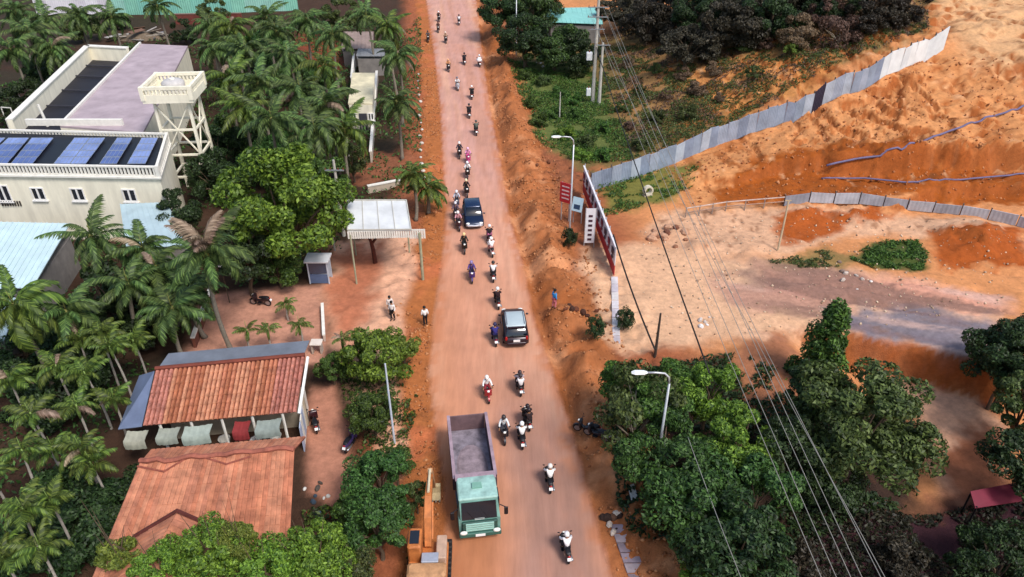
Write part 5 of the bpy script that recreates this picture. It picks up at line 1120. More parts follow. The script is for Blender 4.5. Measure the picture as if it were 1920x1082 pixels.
def motorbike(loc, rz, label, hexc, group=None, k=.96):
    t = thing('motorbike', label, 'motorbike', loc, rz, group); t.scale = (k, k, k); bm_ = mat(hexc, .3, .12, 4, .1, spec=.6)
    link('body', BM['body'], bm_, t); link('leg_shield', BM['leg_shield'], bm_, t); link('seat', BM['seat'], black, t); h = link('handlebar', BM['handlebar'], black, t)
    link('mirror', BM['mirrora'], black, h); link('mirror', BM['mirrorb'], black, h)
    link('headlight', BM['headlight'], lampw, t); link('tail_light', BM['tail_light'], lampr, t); link('number_plate', BM['number_plate'], platew, t)
    link('front_fork', BM['front_fork'], bm_, t); link('exhaust', BM['exhaust'], steel, t); link('footboard', BM['footboard'], black, t)
    for c in 'fr': o = link('wheel', BM['wheel' + c], rubber, t); link('rim', BM['rim' + c], steel, o)
    return t
def skin(name, V, E, root=0, sub=1):
    """continuous tapered figure from joints (x,y,z,radius) and bones"""
    me = bpy.data.meshes.new(name); bm = bmesh.new(); ly_ = bm.verts.layers.skin.verify(); vs = []
    for i, (x, y, z, r) in enumerate(V):
        v = bm.verts.new((x, y, z)); d = v[ly_]; d.radius = (r, r); d.use_root = (i == root); vs.append(v)
    for a, b in E: bm.edges.new((vs[a], vs[b]))
    bm.to_mesh(me); bm.free(); o = bpy.data.objects.new(name, me); col.objects.link(o)
    o.modifiers.new('skin', 'SKIN').use_smooth_shade = True; s = o.modifiers.new('sub', 'SUBSURF'); s.levels = sub; s.render_levels = sub
    dg = bpy.context.evaluated_depsgraph_get(); me2 = bpy.data.meshes.new_from_object(o.evaluated_get(dg)); me2.name = name
    bpy.data.objects.remove(o); bpy.data.meshes.remove(me); return me2
def figure(pose):
    if pose == 'ride':
        J = dict(pel=(0, -.26, .88), wa=(0, -.25, 1.05), ch=(0, -.18, 1.24), ne=(0, -.13, 1.42), he=(0, -.09, 1.56))
        Ls = lambda s: dict(sh=(s * .17, -.16, 1.36), el=(s * .28, .04, 1.14), wr=(s * .30, .26, 1.06), hi=(s * .09, -.24, .86), kn=(s * .18, .16, .80), an=(s * .17, .05, .44), to=(s * .17, .2, .38))
    elif pose == 'pillion':
        J = dict(pel=(0, -.6, .92), wa=(0, -.6, 1.09), ch=(0, -.55, 1.28), ne=(0, -.5, 1.46), he=(0, -.47, 1.6))
        Ls = lambda s: dict(sh=(s * .17, -.53, 1.4), el=(s * .25, -.42, 1.16), wr=(s * .16, -.22, 1.1), hi=(s * .1, -.58, .9), kn=(s * .22, -.22, .82), an=(s * .22, -.34, .46), to=(s * .22, -.2, .4))
    else:
        J = dict(pel=(0, 0, .92), wa=(0, 0, 1.08), ch=(0, .01, 1.28), ne=(0, .01, 1.46), he=(0, .03, 1.6))
        Ls = lambda s: dict(sh=(s * .18, 0, 1.4), el=(s * .24, -.03, 1.14), wr=(s * .24, .06 if s > 0 else .12, .9), hi=(s * .09, 0, .9), kn=(s * .1, .05 if s > 0 else -.02, .5), an=(s * .11, 0 if s > 0 else -.1, .09), to=(s * .12, .14 if s > 0 else .04, .04))
    def chain(rad):
        V, E, ix = [], [], {}
        def add(k, p, r, par=None):
            ix[k] = len(V); V.append((*p, r)); E.append((ix[par], ix[k])) if par else None
        return V, E, ix, add
    out = {}
    V, E, ix, add = chain(0); add('pel', J['pel'], .12); add('wa', J['wa'], .115, 'pel'); add('ch', J['ch'], .125, 'wa'); add('ne', J['ne'], .055, 'ch'); add('he', J['he'], .1, 'ne'); hd = Vector(J['he']); add('tp', hd + Vector((0, 0, .1)), .07, 'he')
    for s in (-1, 1):
        L = Ls(s); add(f'sh{s}', L['sh'], .065, 'ch'); add(f'el{s}', L['el'], .045, f'sh{s}'); add(f'wr{s}', L['wr'], .034, f'el{s}')
        dv = (Vector(L['wr']) - Vector(L['el'])).normalized(); add(f'pa{s}', Vector(L['wr']) + dv * .07, .04, f'wr{s}')
        add(f'hi{s}', L['hi'], .09, 'pel'); add(f'kn{s}', L['kn'], .062, f'hi{s}'); add(f'an{s}', L['an'], .042, f'kn{s}'); add(f'to{s}', L['to'], .036, f'an{s}')
    body = skin('body', V, E)
    mb = MB()                                           # fingers, nose and ears joined into the body mesh
    for s in (-1, 1):
        L = Ls(s); wr = Vector(L['wr']); dv = (wr - Vector(L['el'])).normalized(); sd = Vector((1, 0, 0)); p = wr + dv * .08; dn = Vector((0, 0, -1)) if pose != 'stand' else Vector((0, .5, -.3))
        for k in range(4):
            q = p + sd * (-.03 + .02 * k); l = (.06, .07, .075, .055)[k]; mb.tube([q, q + dv * l * .6, q + dv * l * .8 + dn * l * .5], [.012, .011, .008], 5)
        mb.tube([wr + dv * .03 - sd * s * .03, wr + dv * .07 - sd * s * .06, wr + dv * .11 - sd * s * .055], [.014, .012, .009], 5)
        mb.ell(hd + Vector((s * .1, 0, .0)), (.015, .03, .035), 6, 4)
    mb.tube([hd + Vector((0, .09, .04)), hd + Vector((0, .125, -.01)), hd + Vector((0, .1, -.025))], [.01, .018, .012], 5)
    bm = bmesh.new(); bm.from_mesh(body); bm.from_mesh(mb.mesh('hands')); bm.to_mesh(body); bm.free(); out['body'] = body
    V, E, ix, add = chain(0); p0 = Vector(J['pel']); add('pel', p0 + Vector((0, 0, -.01)), .15); add('wa', J['wa'], .145, 'pel'); add('ch', J['ch'], .155, 'wa'); add('ne', Vector(J['ch']).lerp(Vector(J['ne']), .55), .09, 'ch')
    for s in (-1, 1): L = Ls(s); add(f'sh{s}', L['sh'], .085, 'ch'); add(f'el{s}', L['el'], .066, f'sh{s}'); add(f'w{s}', Vector(L['el']).lerp(Vector(L['wr']), .85), .052, f'el{s}')
    out['shirt'] = skin('shirt', V, E)
    V, E, ix, add = chain(0); add('pel', p0 + Vector((0, 0, -.02)), .145)
    for s in (-1, 1): L = Ls(s); add(f'hi{s}', L['hi'], .11, 'pel'); add(f'kn{s}', L['kn'], .083, f'hi{s}'); add(f'an{s}', Vector(L['kn']).lerp(Vector(L['an']), .9), .062, f'kn{s}')
    out['trousers'] = skin('trousers', V, E)
    mb = MB(); c = hd + Vector((0, -.01, .06)); nu = 12
    mb.loft([[(c.x + .145 * q * math.cos(a), c.y + .165 * q * math.sin(a), c.z + z) for a in [2 * math.pi * k / nu for k in range(nu)]] for q, z in ((.96, -.06), (1.0, 0), (.9, .07), (.62, .125), (.1, .15))]); mb.box((c.x, c.y + .17, c.z - .02), (.16, .08, .02)); out['helmet'] = mb.mesh('helmet', True)
    mb = MB(); mb.loft([[(hd.x + .112 * q * math.cos(a), hd.y - .015 + .125 * q * math.sin(a), hd.z + z) for a in [2 * math.pi * k / nu for k in range(nu)]] for q, z in ((.9, .0), (1.03, .06), (.9, .12), (.5, .165), (.1, .175))]); out['hair'] = mb.mesh('hair', True)
    mb = MB()
    for s in (-1, 1): L = Ls(s); a = Vector(L['an']); b = Vector(L['to']); mb.tube([a + Vector((0, -.03, -.035)), a.lerp(b, .5) + Vector((0, 0, -.015)), b + Vector((0, .05, 0))], [.055, .055, .04], 7)
    out['shoes'] = mb.mesh('shoes', True)
    mb = MB()
    for s in (-1, 1): mb.ell(hd + Vector((s * .04, .1, .035)), (.016, .01, .009), 6, 4)
    mb.box(hd + Vector((0, .1, -.055)), (.05, .012, .01)); out['face'] = mb.mesh('face')
    return out
FIG = {k: figure(k) for k in ('ride', 'pillion', 'stand')}
skinm = [mat('#b98560', .6, .1, 6), mat('#9a6a48', .6, .1, 6)]
def person(pose, loc, rz, label, shirt, trou, helmet=None, group=None, k=.96):
    F = FIG[pose]; t = thing('person', label, 'person', loc, rz, group); t.scale = (k, k, k)
    b = link('body', F['body'], random.choice(skinm), t); link('face', F['face'], mat('#2a1814'), b)
    link('shirt', F['shirt'], mat(shirt, .85, .12, 5, k=.85), t); link('trousers', F['trousers'], mat(trou, .85, .15, 5), t); link('shoes', F['shoes'], black, t)
    if helmet: link('helmet', F['helmet'], mat(helmet, .3, .08, 5, k=.9), t)
    else: link('hair', F['hair'], mat('#15110f', .7), t)
    return t
# (pixel of the wheels, heading a = towards / w = away, bike colour, shirt, trousers, helmet, phrase, where)
RIDERS = [
 (823, 40, 'a', '#1c1c22', '#24222a', '#1b1b22', '#eeeeee', 'rider in black with white helmet', 'farthest in left lane'),
 (822, 60, 'a', '#2a2024', '#3a2430', '#1d1a20', '#551820', 'rider in dark maroon', 'second farthest in left lane'),
 (861, 46, 'w', '#222228', '#e6e6ea', '#26242c', '#222222', 'rider in white shirt', 'farthest in right lane'),
 (803, 78, 'a', '#2b2b30', '#5a5a60', '#25252b', '#333338', 'grey clad rider', 'on far left shoulder'),
 (836, 80, 'a', '#1c1a20', '#caa58a', '#221e22', '#e8d8c8', 'rider in tan shirt', 'third in far left lane'),
 (871, 120, 'w', '#1e1e26', '#20202a', '#1c1c24', '#28242c', 'rider all in black with white plate', 'far right lane'),
 (899, 124, 'w', '#222228', '#f4f4f6', '#1c1c22', '#f4f4f6', 'rider in bright white', 'at far right road edge'),
 (841, 133, 'a', '#2a2830', '#e0a070', '#26222a', '#e8b080', 'rider in orange tan shirt', 'far left lane'),
 (858, 168, 'a', '#b9bcc6', '#f0f0f2', '#4a4650', '#77737c', 'rider in white with long shadow', 'alone in far left lane'),
 (885, 184, 'w', '#18181c', '#16161a', '#141418', '#f2f2f2', 'rider in black with white helmet', 'far right lane'),
 (880, 219, 'w', '#18181e', '#1a1a20', '#18181e', '#2a2a2e', 'rider in black with black helmet', 'ahead of pink rider'),
 (893, 251, 'w', '#2c302c', '#5a645c', '#2a2e2c', '#4a4e4c', 'rider in grey green jacket', 'right lane before pink rider'),
 (862, 294, 'a', '#222026', '#3c3a48', '#222028', '#f0f0f0', 'dark clad rider with white helmet', 'left of the pink rider'),
 (878, 305, 'a', '#c24a86', '#e69ac4', '#d24a90', '#e8b8d2', 'rider in pink raincoat', 'above the navy car'),
 (877, 332, 'a', '#1d1d22', '#f2f2f2', '#1c1c22', '#f2f2f4', 'rider in white shirt and black trousers', 'just below pink rider'),
 (875, 366, 'a', '#1a181c', '#221c1e', '#1a181c', '#e9d8b0', 'rider in black with pale hat', 'close behind navy car'),
 (857, 388, 'a', '#5a5c70', '#c4c6d4', '#33333f', '#e6e6ee', 'rider in pale grey', 'topmost of three left of navy car'),
 (855, 410, 'a', '#3a3440', '#6a5868', '#2a2630', '#d8d4dc', 'rider in mauve grey', 'middle of three left of navy car'),
 (860, 428, 'a', '#3a2430', '#d49aa4', '#2a2028', '#f0e8e8', 'rider in dusty pink', 'lowest of three left of navy car'),
 (871, 470, 'a', '#191815', '#2a2824', '#181818', '#e8c890', 'rider in black with yellowish helmet', 'in front of navy car'),
 (918, 452, 'w', '#6a3a52', '#1e1a1e', '#b86a8c', '#ece8e8', 'rider in black with pink trousers', 'right of navy car'),
 (921, 476, 'w', '#e8e6e6', '#f6f4f4', '#c88a80', '#f2f2f2', 'rider in white on white bike', 'right lane below navy car'),
 (885, 524, 'a', '#4a3474', '#5a4488', '#2e2444', '#8878a8', 'rider in purple', 'alone in mid left lane'),
 (925, 522, 'w', '#1d1d20', '#f2f0f0', '#24242a', '#2a2a2a', 'rider in white shirt with dark hair', 'beside purple rider'),
 (933, 572, 'w', '#231418', '#2a1216', '#1a1014', '#f4f2ee', 'rider in dark red with white helmet', 'ahead of maroon car'),
 (928, 640, 'w', '#2a2468', '#34307c', '#221e54', '#28244c', 'rider in indigo blue', 'beside the maroon car'),
 (914, 744, 'a', '#a82a34', '#f2f0ee', '#8c2430', '#f0e8e0', 'rider in white on red bike', 'left lane below maroon car'),
 (974, 731, 'w', '#241c20', '#c8b8bc', '#2a2024', '#3a2c30', 'rider in pale grey with passenger', 'right lane below maroon car'),
 (988, 795, 'w', '#1c1618', '#221618', '#1a1416', '#2c2022', 'rider all in black with passenger', 'topmost of three beside truck bed'),
 (945, 820, 'a', '#2a262c', '#e4e8ea', '#3a3a44', '#3a3434', 'rider in white shirt', 'leftmost of three beside truck bed'),
 (978, 828, 'w', '#1a181c', '#f2f2f2', '#1c1a1e', '#f0f0f0', 'rider in white with white helmet', 'lowest of three beside truck bed'),
 (1030, 908, 'w', '#1a181a', '#f4f2f0', '#1c1a1c', '#e8e0d8', 'rider in white shirt', 'alone right of truck cab'),
 (1060, 1036, 'w', '#1a1820', '#f2f0f2', '#22202a', '#e8e4e4', 'rider in white shirt', 'nearest the camera at the bottom')]
for i, (px, py, hd_, bc, sh, tr, he, ph, where) in enumerate(RIDERS):
    p = hit(px, py); rz = R(7 + random.uniform(-5, 5)) + (math.pi if hd_ == 'a' else 0)
    motorbike(p, rz, f'motorbike of {ph}, {where}', bc)
    person('ride', p, rz, f'{ph}, {where}', sh, tr, he)
    if 'passenger' in ph: person('pillion', p, rz, f'passenger behind the {ph.split(" with")[0]}, {where}', {974: '#e9e6e6', 988: '#2c1c1e'}[px], '#2a2226', {974: '#3c3438', 988: '#2a2024'}[px])
lp = hit(906, 124)
sk = thing('sack', 'white bundle carried behind the bright white rider at the far right road edge', 'bundle', hit(899, 124) + Vector((-.0, -.55, .82)))
mb = MB(); mb.ell((0, 0, .2), (.42, .3, .28), 10, 7); part('bundle', mb, mat('#f0eef0', .8, .1, 4, k=.85), sk, True); mb = MB(); mb.tube([(-.42, 0, .25), (0, 0, .5), (.42, 0, .25)], .02, 4); part('cord', mb, black, sk)
# parked bikes, walkers
for px, py, rz, c, l in ((1100, 812, R(70), '#191a22', 'black motorbike parked under the tree at the right road edge'), (1118, 822, R(60), '#22222c', 'second dark motorbike parked beside the right road edge under the branches'), (592, 800, R(20), '#3a1a20', 'dark maroon motorbike parked in the driveway beside the tiled house'), (659, 835, R(-15), '#4a3a70', 'purple motorbike parked under the tree at the driveway edge'), (490, 572, R(80), '#2a1a20', 'dark motorbike parked in the brick courtyard')):
    motorbike(hit(px, py), rz, l, c)
person('stand', hit(737, 600), R(160), 'person in white shirt and black trousers standing in the forecourt', '#f2ece6', '#141218')
person('stand', hit(733, 588), R(200), 'person in pale shirt standing just behind another in the forecourt', '#e8dcd4', '#8a8a94', k=.9)
person('stand', hit(798, 610), R(20), 'person in white shirt and black trousers walking at the left road edge', '#f6f2ee', '#17141a')
person('stand', hit(1039, 578), R(-60), 'person in bright blue shirt standing on the right dirt shoulder', '#3a94d8', '#d87a84')

# ------------------------------------------------------------------ poles, lamps, wires, signs
galv = mat('#c9ccd0', .4, .15, 3, .4); concp = mat('#c4bfb4', .85, .25, 2)
def lamp_post(label, base, H, arm, adir, m=galv):
    t = thing('street_lamp', label, 'street lamp', base); a = Vector(adir).normalized()
    mb = MB(); mb.tube([(0, 0, -.2), (0, 0, .5), (0, 0, H - .7)], [.10, .09, .06], 8); part('pole', mb, m, t, True)
    mb = MB(); mb.tube([(0, 0, H - .75), Vector((0, 0, H - .3)) + a * .06, Vector((0, 0, H - .05)) + a * .3, Vector((0, 0, H)) + a * .75, Vector((0, 0, H)) + a * arm], .055, 7); part('arm', mb, m, t, True)
    mb = MB(); c = Vector((0, 0, H)) + a * (arm + .3); rz = math.atan2(a.y, a.x)
    tmp = MB(); tmp.loft([[(x, y * w_, z * h_) for y, z in ((-1, 0), (-.6, 1), (.6, 1), (1, 0), (.6, -.6), (-.6, -.6))] for x, w_, h_ in ((-.38, .07, .05), (-.2, .15, .09), (.25, .17, .09), (.42, .08, .04))])
    m4 = Matrix.Translation(c) @ Matrix.Rotation(rz, 4, 'Z'); mb.add([m4 @ Vector(v) for v in tmp.v], tmp.f); h = part('lamp_head', mb, mat('#e8eaea', .4, .08, 3, k=.85), t)
    mb = MB(); mb.box(c + Vector((0, 0, -.06)), (.5, .2, .03), rz); part('lens', mb, mat('#f4f2e8', .2), h)
    return t
b = hit(1068, 432); lamp_post('curved arm street lamp beside the red sign on the right roadside', b, zfor(b.y, 256) - b.z, 1.15, (-1, -.05, 0))
p = at(1256, 712, 7.6); lamp_post('curved arm street lamp rising out of the trees at the lower right', Vector((p.x, p.y, tz(p.x, p.y))), 7.6, 1.25, (-1, 0, 0))
b = hit(968, 104); lamp_post('far street lamp standing at the right road edge near the top', b, 9.5, 1.3, (-1, 0, 0))
def pole(label, base, H, r=.16, name='utility_pole', m=concp, arms=(), rz=0):
    t = thing(name, label, 'pole', base); mb = MB(); mb.tube([(0, 0, -.3), (0, 0, H * .5), (0, 0, H)], [r * 1.25, r, r * .75], 8); part('shaft', mb, m, t)
    for z, w_ in arms:
        mb = MB(); mb.box((0, -.15, z), (w_, .1, .1), rz); o = part('crossarm', mb, mat('#9aa0a4', .6, .2, 3, .3), t)
        for x in (-.46, -.2, .2, .46): mb = MB(); mb.cyl((x * w_ * math.cos(rz), -.15 + x * w_ * math.sin(rz), z + .14), (0, 0, 1), .05, .18, 7, .03); part('insulator', mb, mat('#8a4a3a', .3), o)
    return t
PA = hit(1111, 193); PB = hit(1123, 196); za = zfor(PA.y, 12)
tp1 = pole('tall twin utility pole, left one, with crossarms and transformer boxes', PA, za + 1.0 - PA.z, .2, arms=((za - .1, 2.4), (za - 1.2, 2.4), (za - 2.6, 1.8)))
pole('shorter right one of the twin utility poles', PB, zfor(PB.y, 80) - PB.z, .18, arms=((zfor(PB.y, 84) - PB.z, 1.8),))
for dx, z, s, l in ((-.75, zfor(PA.y, 105), (.7, .6, .9), 'upper grey transformer box'), (-.6, zfor(PA.y, 172), (.55, .45, .9), 'lower white meter box')):
    mb = MB(); mb.bbox((dx, -.1, z), s, .05); o = part('transformer_box', mb, mat('#dfe2e4', .5, .1, 2, k=.85), tp1); mb = MB(); mb.tube([(dx, -.1, z + s[2] / 2), (dx, -.1, z + s[2] / 2 + .25)], .06, 6); part('bushing', mb, mat('#8a4a3a'), o)
b = hit(1049, 222); pole('thin pale stake in the green bushes right of the road', b, 3.2, .07, 'stake')
b = hit(645, 442); pole('utility pole left of the white canopy', b, zfor(b.y, 300) - b.z, .14, arms=((zfor(b.y, 318) - b.z, 1.6),))
b = hit(628, 470); pole('short pale pole at the corner of the forecourt under the big tree', b, 2.6, .06, 'stake')
b = hit(740, 832); pole('white and blue pole between the roadside trees left of the road', b, zfor(b.y, 682) - b.z, .06, m=mat('#ccd4e0', .6, .15, 2, k=.85))
b = hit(655, 300); pole('pale concrete pole behind the wall of the small cream house', b, 3.5, .1)
# wires towards the camera side
wirem = mat('#a8a49a', .5, .1, 3, .3); wired = mat('#1c1a18', .7, .1, 3)
def wire(label, a, b, sag, r, m, name='power_line', group=None):
    n = 26; o = a; mb = MB(); mb.tube([a.lerp(b, k / n) - Vector((0, 0, sag * 4 * (k / n) * (1 - k / n))) - o for k in range(n + 1)], r, 5)
    ob = part(name, mb, m, None, True); ob.location = o; return tag(ob, label, 'wire', group)
gw_ = 'power lines running from the twin poles to the lower right'
ends = [(1572, 1100), (1602, 1100), (1630, 1100), (1652, 1100), (1690, 1100), (1700, 1100)]
for i, (ex_, ey_) in enumerate(ends):
    zz = za - (0.0 if i < 4 else 1.1 if i == 4 else -.05); st = PA + Vector((0, 0, za - PA.z)); st = Vector((PA.x + (-1.1, -.5, .5, 1.1, 1.1, -.9)[i], PA.y - .15, za + (.05 if i < 4 else -1.05)))
    e = at(ex_, ey_, za - .3); d = (e - st); e2 = st + d * 1.35
    wire(['leftmost of the pale power lines crossing the dark trees', 'second pale power line from the left over the dark trees', 'third pale power line from the left over the dark trees', 'fourth pale power line from the left over the dark trees', 'fifth pale power line, first of the right-hand pair', 'rightmost pale power line crossing the dark trees'][i], st, e2, 1.1, .015, wirem)
for (p0, p1, z0, z1, r, l) in (((1118, 100), (1330, 700), 6.8, 5.8, .05, 'dark sagging cable crossing the sandy junction, the right one'), ((1150, 440), (1228, 655), 4.6, 3.6, .06, 'thick dark cable ending at the trees, left of the junction')):
    a = at(*p0, z0); b_ = at(*p1, z1); wire(l, a if p0[0] > 1118 else Vector((PA.x, PA.y, 7.0)), b_, .35, r, wired, 'cable')
a = at(1308, 868, 5); wire('thin pale wire hanging over the dark trees left of the power lines', at(1290, 820, 5.2), at(1400, 1110, 5.0), .1, .018, wirem)
b = hit(1228, 668); pole('short dark pole hidden in the trees holding the thick cable', b, 3.6, .09, 'stake', m=mat('#4a4038'))

# --- signs along the right roadside
redm = mat('#c42a34', .55, .12, 2); whm = mat('#e9e6ea', .6, .1, 2, k=.85); mark = mat('#4a2a38', .7, .1, 3)
hb = [at(1092, 362), at(1150, 522)]; A_, B_ = hb; hd2 = thing('sign_hoarding', 'long red and white lettered hoarding standing parallel to the road', 'sign', A_)
d = (B_ - A_).normalized(); nrm = Vector((d.y, -d.x, 0)); nrm = nrm if nrm.x < 0 else -nrm; Ln = (B_ - A_).length; NP = 10
for k in range(NP):
    a = d * (Ln * k / NP + .01); c = d * (Ln * (k + 1) / NP - .01); hgt = 2.9
    for z0, z1, m_, nm_ in ((.25, 1.2, redm, 'red_board'), (1.2, hgt, whm, 'white_board')):
        mb = MB(); mb.slab(a + Vector((0, 0, z0)), a + Vector((0, 0, z1 - .005)), c + Vector((0, 0, z1 - .005)), c + Vector((0, 0, z0)), .06); o = part(nm_, mb, m_, hd2)
        if nm_ == 'white_board':
            g = MB(); q = a.lerp(c, .5) + nrm * .09
            g.box((q.x, q.y, z0 + .95), (.05, Ln / NP * .4, .55), math.atan2(d.y, d.x) - math.pi / 2); g.box((q.x, q.y, z0 + .4), (.06, Ln / NP * .25, .2), math.atan2(d.y, d.x) - math.pi / 2)
            part('lettering', g, mark if k % 2 else mat('#8c2a40', .7), o)
    mb = MB(); q = a - nrm * .12; mb.box((q.x, q.y, hgt / 2), (.08, .08, hgt + .3)); part('post', mb, galv, hd2)
    mb = MB(); mb.slab(a + Vector((0, 0, hgt)) - nrm * .08, c + Vector((0, 0, hgt)) - nrm * .08, c + Vector((0, 0, hgt)) + nrm * .08, a + Vector((0, 0, hgt)) + nrm * .08, .05); part('top_rail', mb, whm, hd2)
kb = [at(1152, 520), at(1156, 650)]; kt = thing('white_kerb', 'pale bluish white kerb strip running from the hoarding toward the trees', 'kerb', kb[0])
for k in range(8):
    a, c = (kb[1] - kb[0]) * (k / 8 + .005), (kb[1] - kb[0]) * ((k + 1) / 8 - .005); w_ = Vector((.26, 0, 0)); mb = MB(); mb.prism([(a - w_)[:2], (a + w_)[:2], (c + w_)[:2], (c - w_)[:2]], -.1, .1); part('kerb_stone', mb, mat(['#dcd4d6', '#d0c6cc', '#e0d8d4'][k % 3], .8, .3, 1.5, k=.8), kt)
vb = hit(1104, 462); vs_ = thing('banner', 'narrow upright white lettered banner in front of the hoarding', 'banner', vb); Hh = zfor(vb.y, 390) - vb.z
for sx in (-.42, .42): mb = MB(); mb.tube([(sx, 0, -.1), (sx, 0, Hh)], .035, 6); part('post', mb, galv, vs_)
mb = MB(); mb.box((0, 0, Hh / 2 + .15), (.78, .04, Hh - .4)); o = part('cloth', mb, whm, vs_)
for k in range(6): mb = MB(); mb.box((0, -.03, .7 + k * (Hh - 1.0) / 6), (.34, .03, .2)); part('lettering', mb, mark, o)
rb_ = hit(1059, 412); rs = thing('red_sign', 'red sign panel with white marks on a post below the street lamp', 'sign', rb_, R(-35)); Hr = zfor(rb_.y, 343) - rb_.z
mb = MB(); mb.tube([(-.4, 0, -.1), (-.4, 0, Hr)], .05, 6); part('post', mb, galv, rs); mb = MB(); mb.tube([(.4, 0, -.1), (.4, 0, Hr)], .05, 6); part('post', mb, galv, rs)
mb = MB(); mb.box((0, -.06, Hr - .95), (1.15, .06, 1.9)); o = part('panel', mb, redm, rs)
for k in range(4): mb = MB(); mb.box((0, -.1, Hr - .35 - k * .38), (.75, .02, .12)); part('lettering', mb, mat('#e8c8c8'), o)
bs = hit(1082, 418); b2 = thing('blue_sign', 'tilted pale blue and white sign board beside the red sign', 'sign', bs, R(-30))
mb = MB(); mb.slab((-.5, -.3, 1.3), (.5, -.3, 1.3), (.5, .1, 2.5), (-.5, .1, 2.5), .05); o = part('panel', mb, mat('#b8d4e0', .5, .12, 2, k=.85), b2)
for sx in (-.4, .4): mb = MB(); mb.tube([(sx, 0, -.1), (sx, .0, 2.0)], .045, 6); part('post', mb, galv, b2)
mb = MB(); mb.slab((-.3, -.27, 1.5), (.3, -.27, 1.5), (.3, -.14, 1.9), (-.3, -.14, 1.9), .02); part('lettering', mb, mat('#27405e'), o)
# concrete ring, small odds and ends on the sand
cr = hit(1214, 366); rg = thing('concrete_ring', 'pale concrete pipe ring lying by the weeds below the fence', 'pipe', cr, R(20)); n = 16
mb = MB(); ang_ = [2 * math.pi * k / n for k in range(n)]
mb.loft([[(r * math.cos(a), y, .5 + r * math.sin(a)) for a in ang_] for y, r in ((-.2, .5), (.2, .5), (.2, .34), (-.2, .34), (-.2, .5))], False); part('ring', mb, mat('#d8d0bc', .85, .2, 3), rg); mb = MB(); mb.box((0, 0, .02), (.9, .5, .1)); part('base', mb, mat('#b8a890'), rg)
wr_ = hit(1862, 955); wrf = thing('wine_roof', 'low wine red sheet roof in the shaded lower right corner', 'roof', wr_); wm = mat('#7a2036', .6, .2, .8)
P = [hit(1800, 960), hit(1900, 940), hit(1920, 968), hit(1812, 985)]; Q = [p - wr_ for p in P]
mb = MB(); mb.slab(Q[3] + Vector((0, 0, 1.4)), Q[2] + Vector((0, 0, 1.4)), Q[1] + Vector((0, 0, 1.7)), Q[0] + Vector((0, 0, 1.7)), .06); part('roof_sheet', mb, wm, wrf)
for q in Q: mb = MB(); mb.tube([q * .95, q * .95 + Vector((0, 0, 1.5))], .06, 5); part('post', mb, black, wrf)
gs_ = 'white stones along the left edge of the road'
for k in range(16):
    py = 140 + k * 13; q = hit(784 + k * .6 + random.uniform(-3, 3), py); mb = MB(); s = random.uniform(.14, .28); mb.ell((0, 0, s * .4), (s, s * random.uniform(.7, 1.1), s * .7), 7, 5)
    o = part('stone', mb, mat('#d6d0c4', .9, .2, 4)); o.location = q; tag(o, f'small white stone on the left road edge, {ORD[k]} from the far end', 'stone', gs_)
def rubble(px, py, n, spread, label, hexs, name='rubble', size=(.1, .3)):
    c = hit(px, py); t = thing(name, label, 'rubble', c)
    for k in range(n):
        x, y = random.gauss(0, spread), random.gauss(0, spread); s = random.uniform(*size); mb = MB(); z = tz(c.x + x, c.y + y) - c.z
        v = MB(); v.ell((0, 0, 0), (s, s * random.uniform(.5, 1), s * random.uniform(.4, .8)), 6, 4); m4 = Matrix.Translation((x, y, z + s * .25)) @ Matrix.Rotation(random.uniform(0, 6), 4, 'Z') @ Matrix.Rotation(random.uniform(-.5, .5), 4, 'X')
        mb.add([m4 @ Vector(q) * 1.0 for q in v.v], v.f); part('lump', mb, mat(random.choice(hexs), .95, .3, 4), t)
rubble(1600, 522, 12, .8, 'white rubble beside the muddy track on the right', ['#e8e0da', '#c8b8ac', '#8a7468'])
rubble(1322, 606, 5, .4, 'few pale lumps on the sandy junction under the dark cable', ['#f0ecea', '#d8ccc4'])
rubble(985, 122, 14, 1.2, 'white litter at the foot of the far street lamp', ['#e6e2dc', '#c8c4bc', '#7a6a5c'])
rubble(600, 945, 12, .7, 'litter and pots at the bottom of the driveway', ['#d8d4cc', '#8c3a34', '#5a5048', '#3a4a5a'])
rubble(1145, 985, 10, .4, 'dark lumps on the right dirt edge near the bottom', ['#3a2820', '#6a4a38', '#d8c8b8'])
rubble(1250, 440, 14, 1.0, 'broken brown slabs on the bank left of the pipe rail', ['#9a6a50', '#7a4c38', '#c89a7c'], size=(.2, .6))
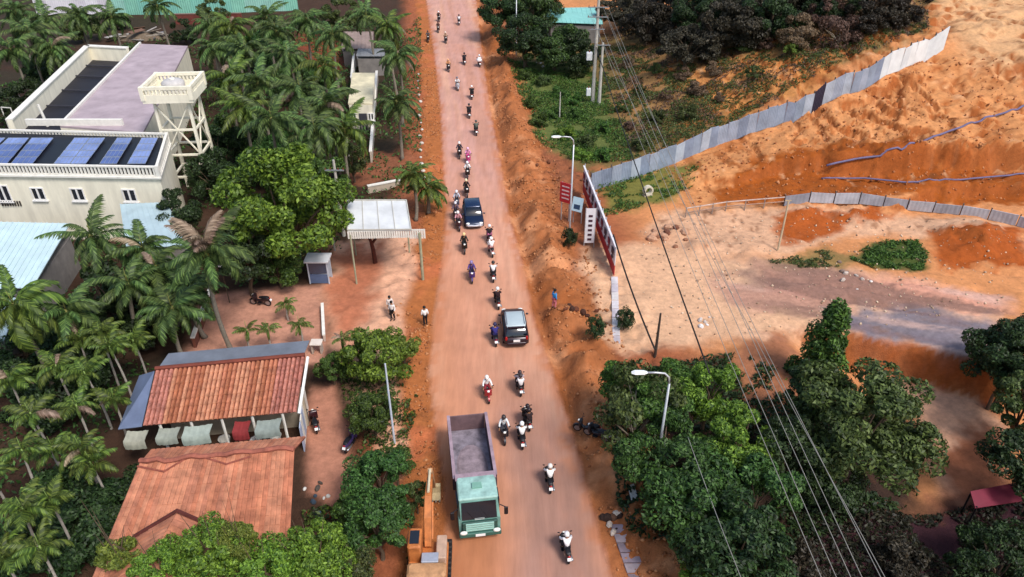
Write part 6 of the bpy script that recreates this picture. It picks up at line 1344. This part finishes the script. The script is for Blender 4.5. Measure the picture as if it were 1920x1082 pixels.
rubble(1085, 582, 8, .5, 'dark clods on the right shoulder near the clipped bush', ['#6a3a24', '#4a2a1c'], size=(.12, .35))
rubble(1040, 330, 18, 1.6, 'reddish clods on the right shoulder below the thicket', ['#a5653c', '#7a4a30'], size=(.1, .3))
# concrete drain strip at the lower right of the road
ds = [hit(1160, 985), hit(1178, 1040), hit(1200, 1100)]; dt = thing('drain_slabs', 'pale concrete drain slabs beside the road at the bottom right', 'slabs', ds[0])
for k in range(6):
    a = ds[0].lerp(ds[2], k / 6 + .01) - ds[0]; c = ds[0].lerp(ds[2], (k + 1) / 6 - .01) - ds[0]; w_ = Vector((.45, 0, 0)); z = .12
    mb = MB(); mb.prism([(a - w_)[:2], (a + w_)[:2], (c + w_)[:2], (c - w_)[:2]], -.3, z + random.uniform(0, .05)); part('slab', mb, mat(['#a0909a', '#b0a0a4', '#8c7c84'][k % 3], .9, .3, 2), dt)
lowwall('crumbling pale wall strip under the trees at the lower right of the road', [(1150, 800), (1165, 860), (1190, 950)], .35, .25, mat('#b89a84', .9, .35, 1))
wp = hit(596, 660); wb = thing('stone_table', 'small white garden table behind the right end of the tiled roof', 'table', wp)
mb = MB(); mb.bbox((0, 0, .85), (.8, .7, .08), .02); part('top', mb, mat('#e8dccf', .7, .1, 3), wb)
for sx in (-.3, .3): mb = MB(); mb.box((sx, 0, .4), (.1, .5, .8)); part('leg', mb, mat('#c8b8a8', .8), wb)
lt = at(415, 505, 3.0); sc_ = thing('white_cloth', 'white cloth scrap caught on the trunk of the tall brown-topped palm', 'cloth', lt)
mb = MB(); mb.loft([[(x * s + .1 * math.sin(3 * z), .1 * math.cos(5 * x), z) for x in (-.3, -.1, .1, .3)] + [(x * s, .05 + .1 * math.cos(5 * x), z) for x in (.3, .1, -.1, -.3)] for z, s in ((0, .4), (.35, 1.0), (.7, .9), (1.0, .5))]); part('sheet', mb, whm, sc_, True); mb = MB(); mb.tube([(0, 0, -3), (0, 0, .05)], .04, 5); part('stick', mb, bark, sc_)
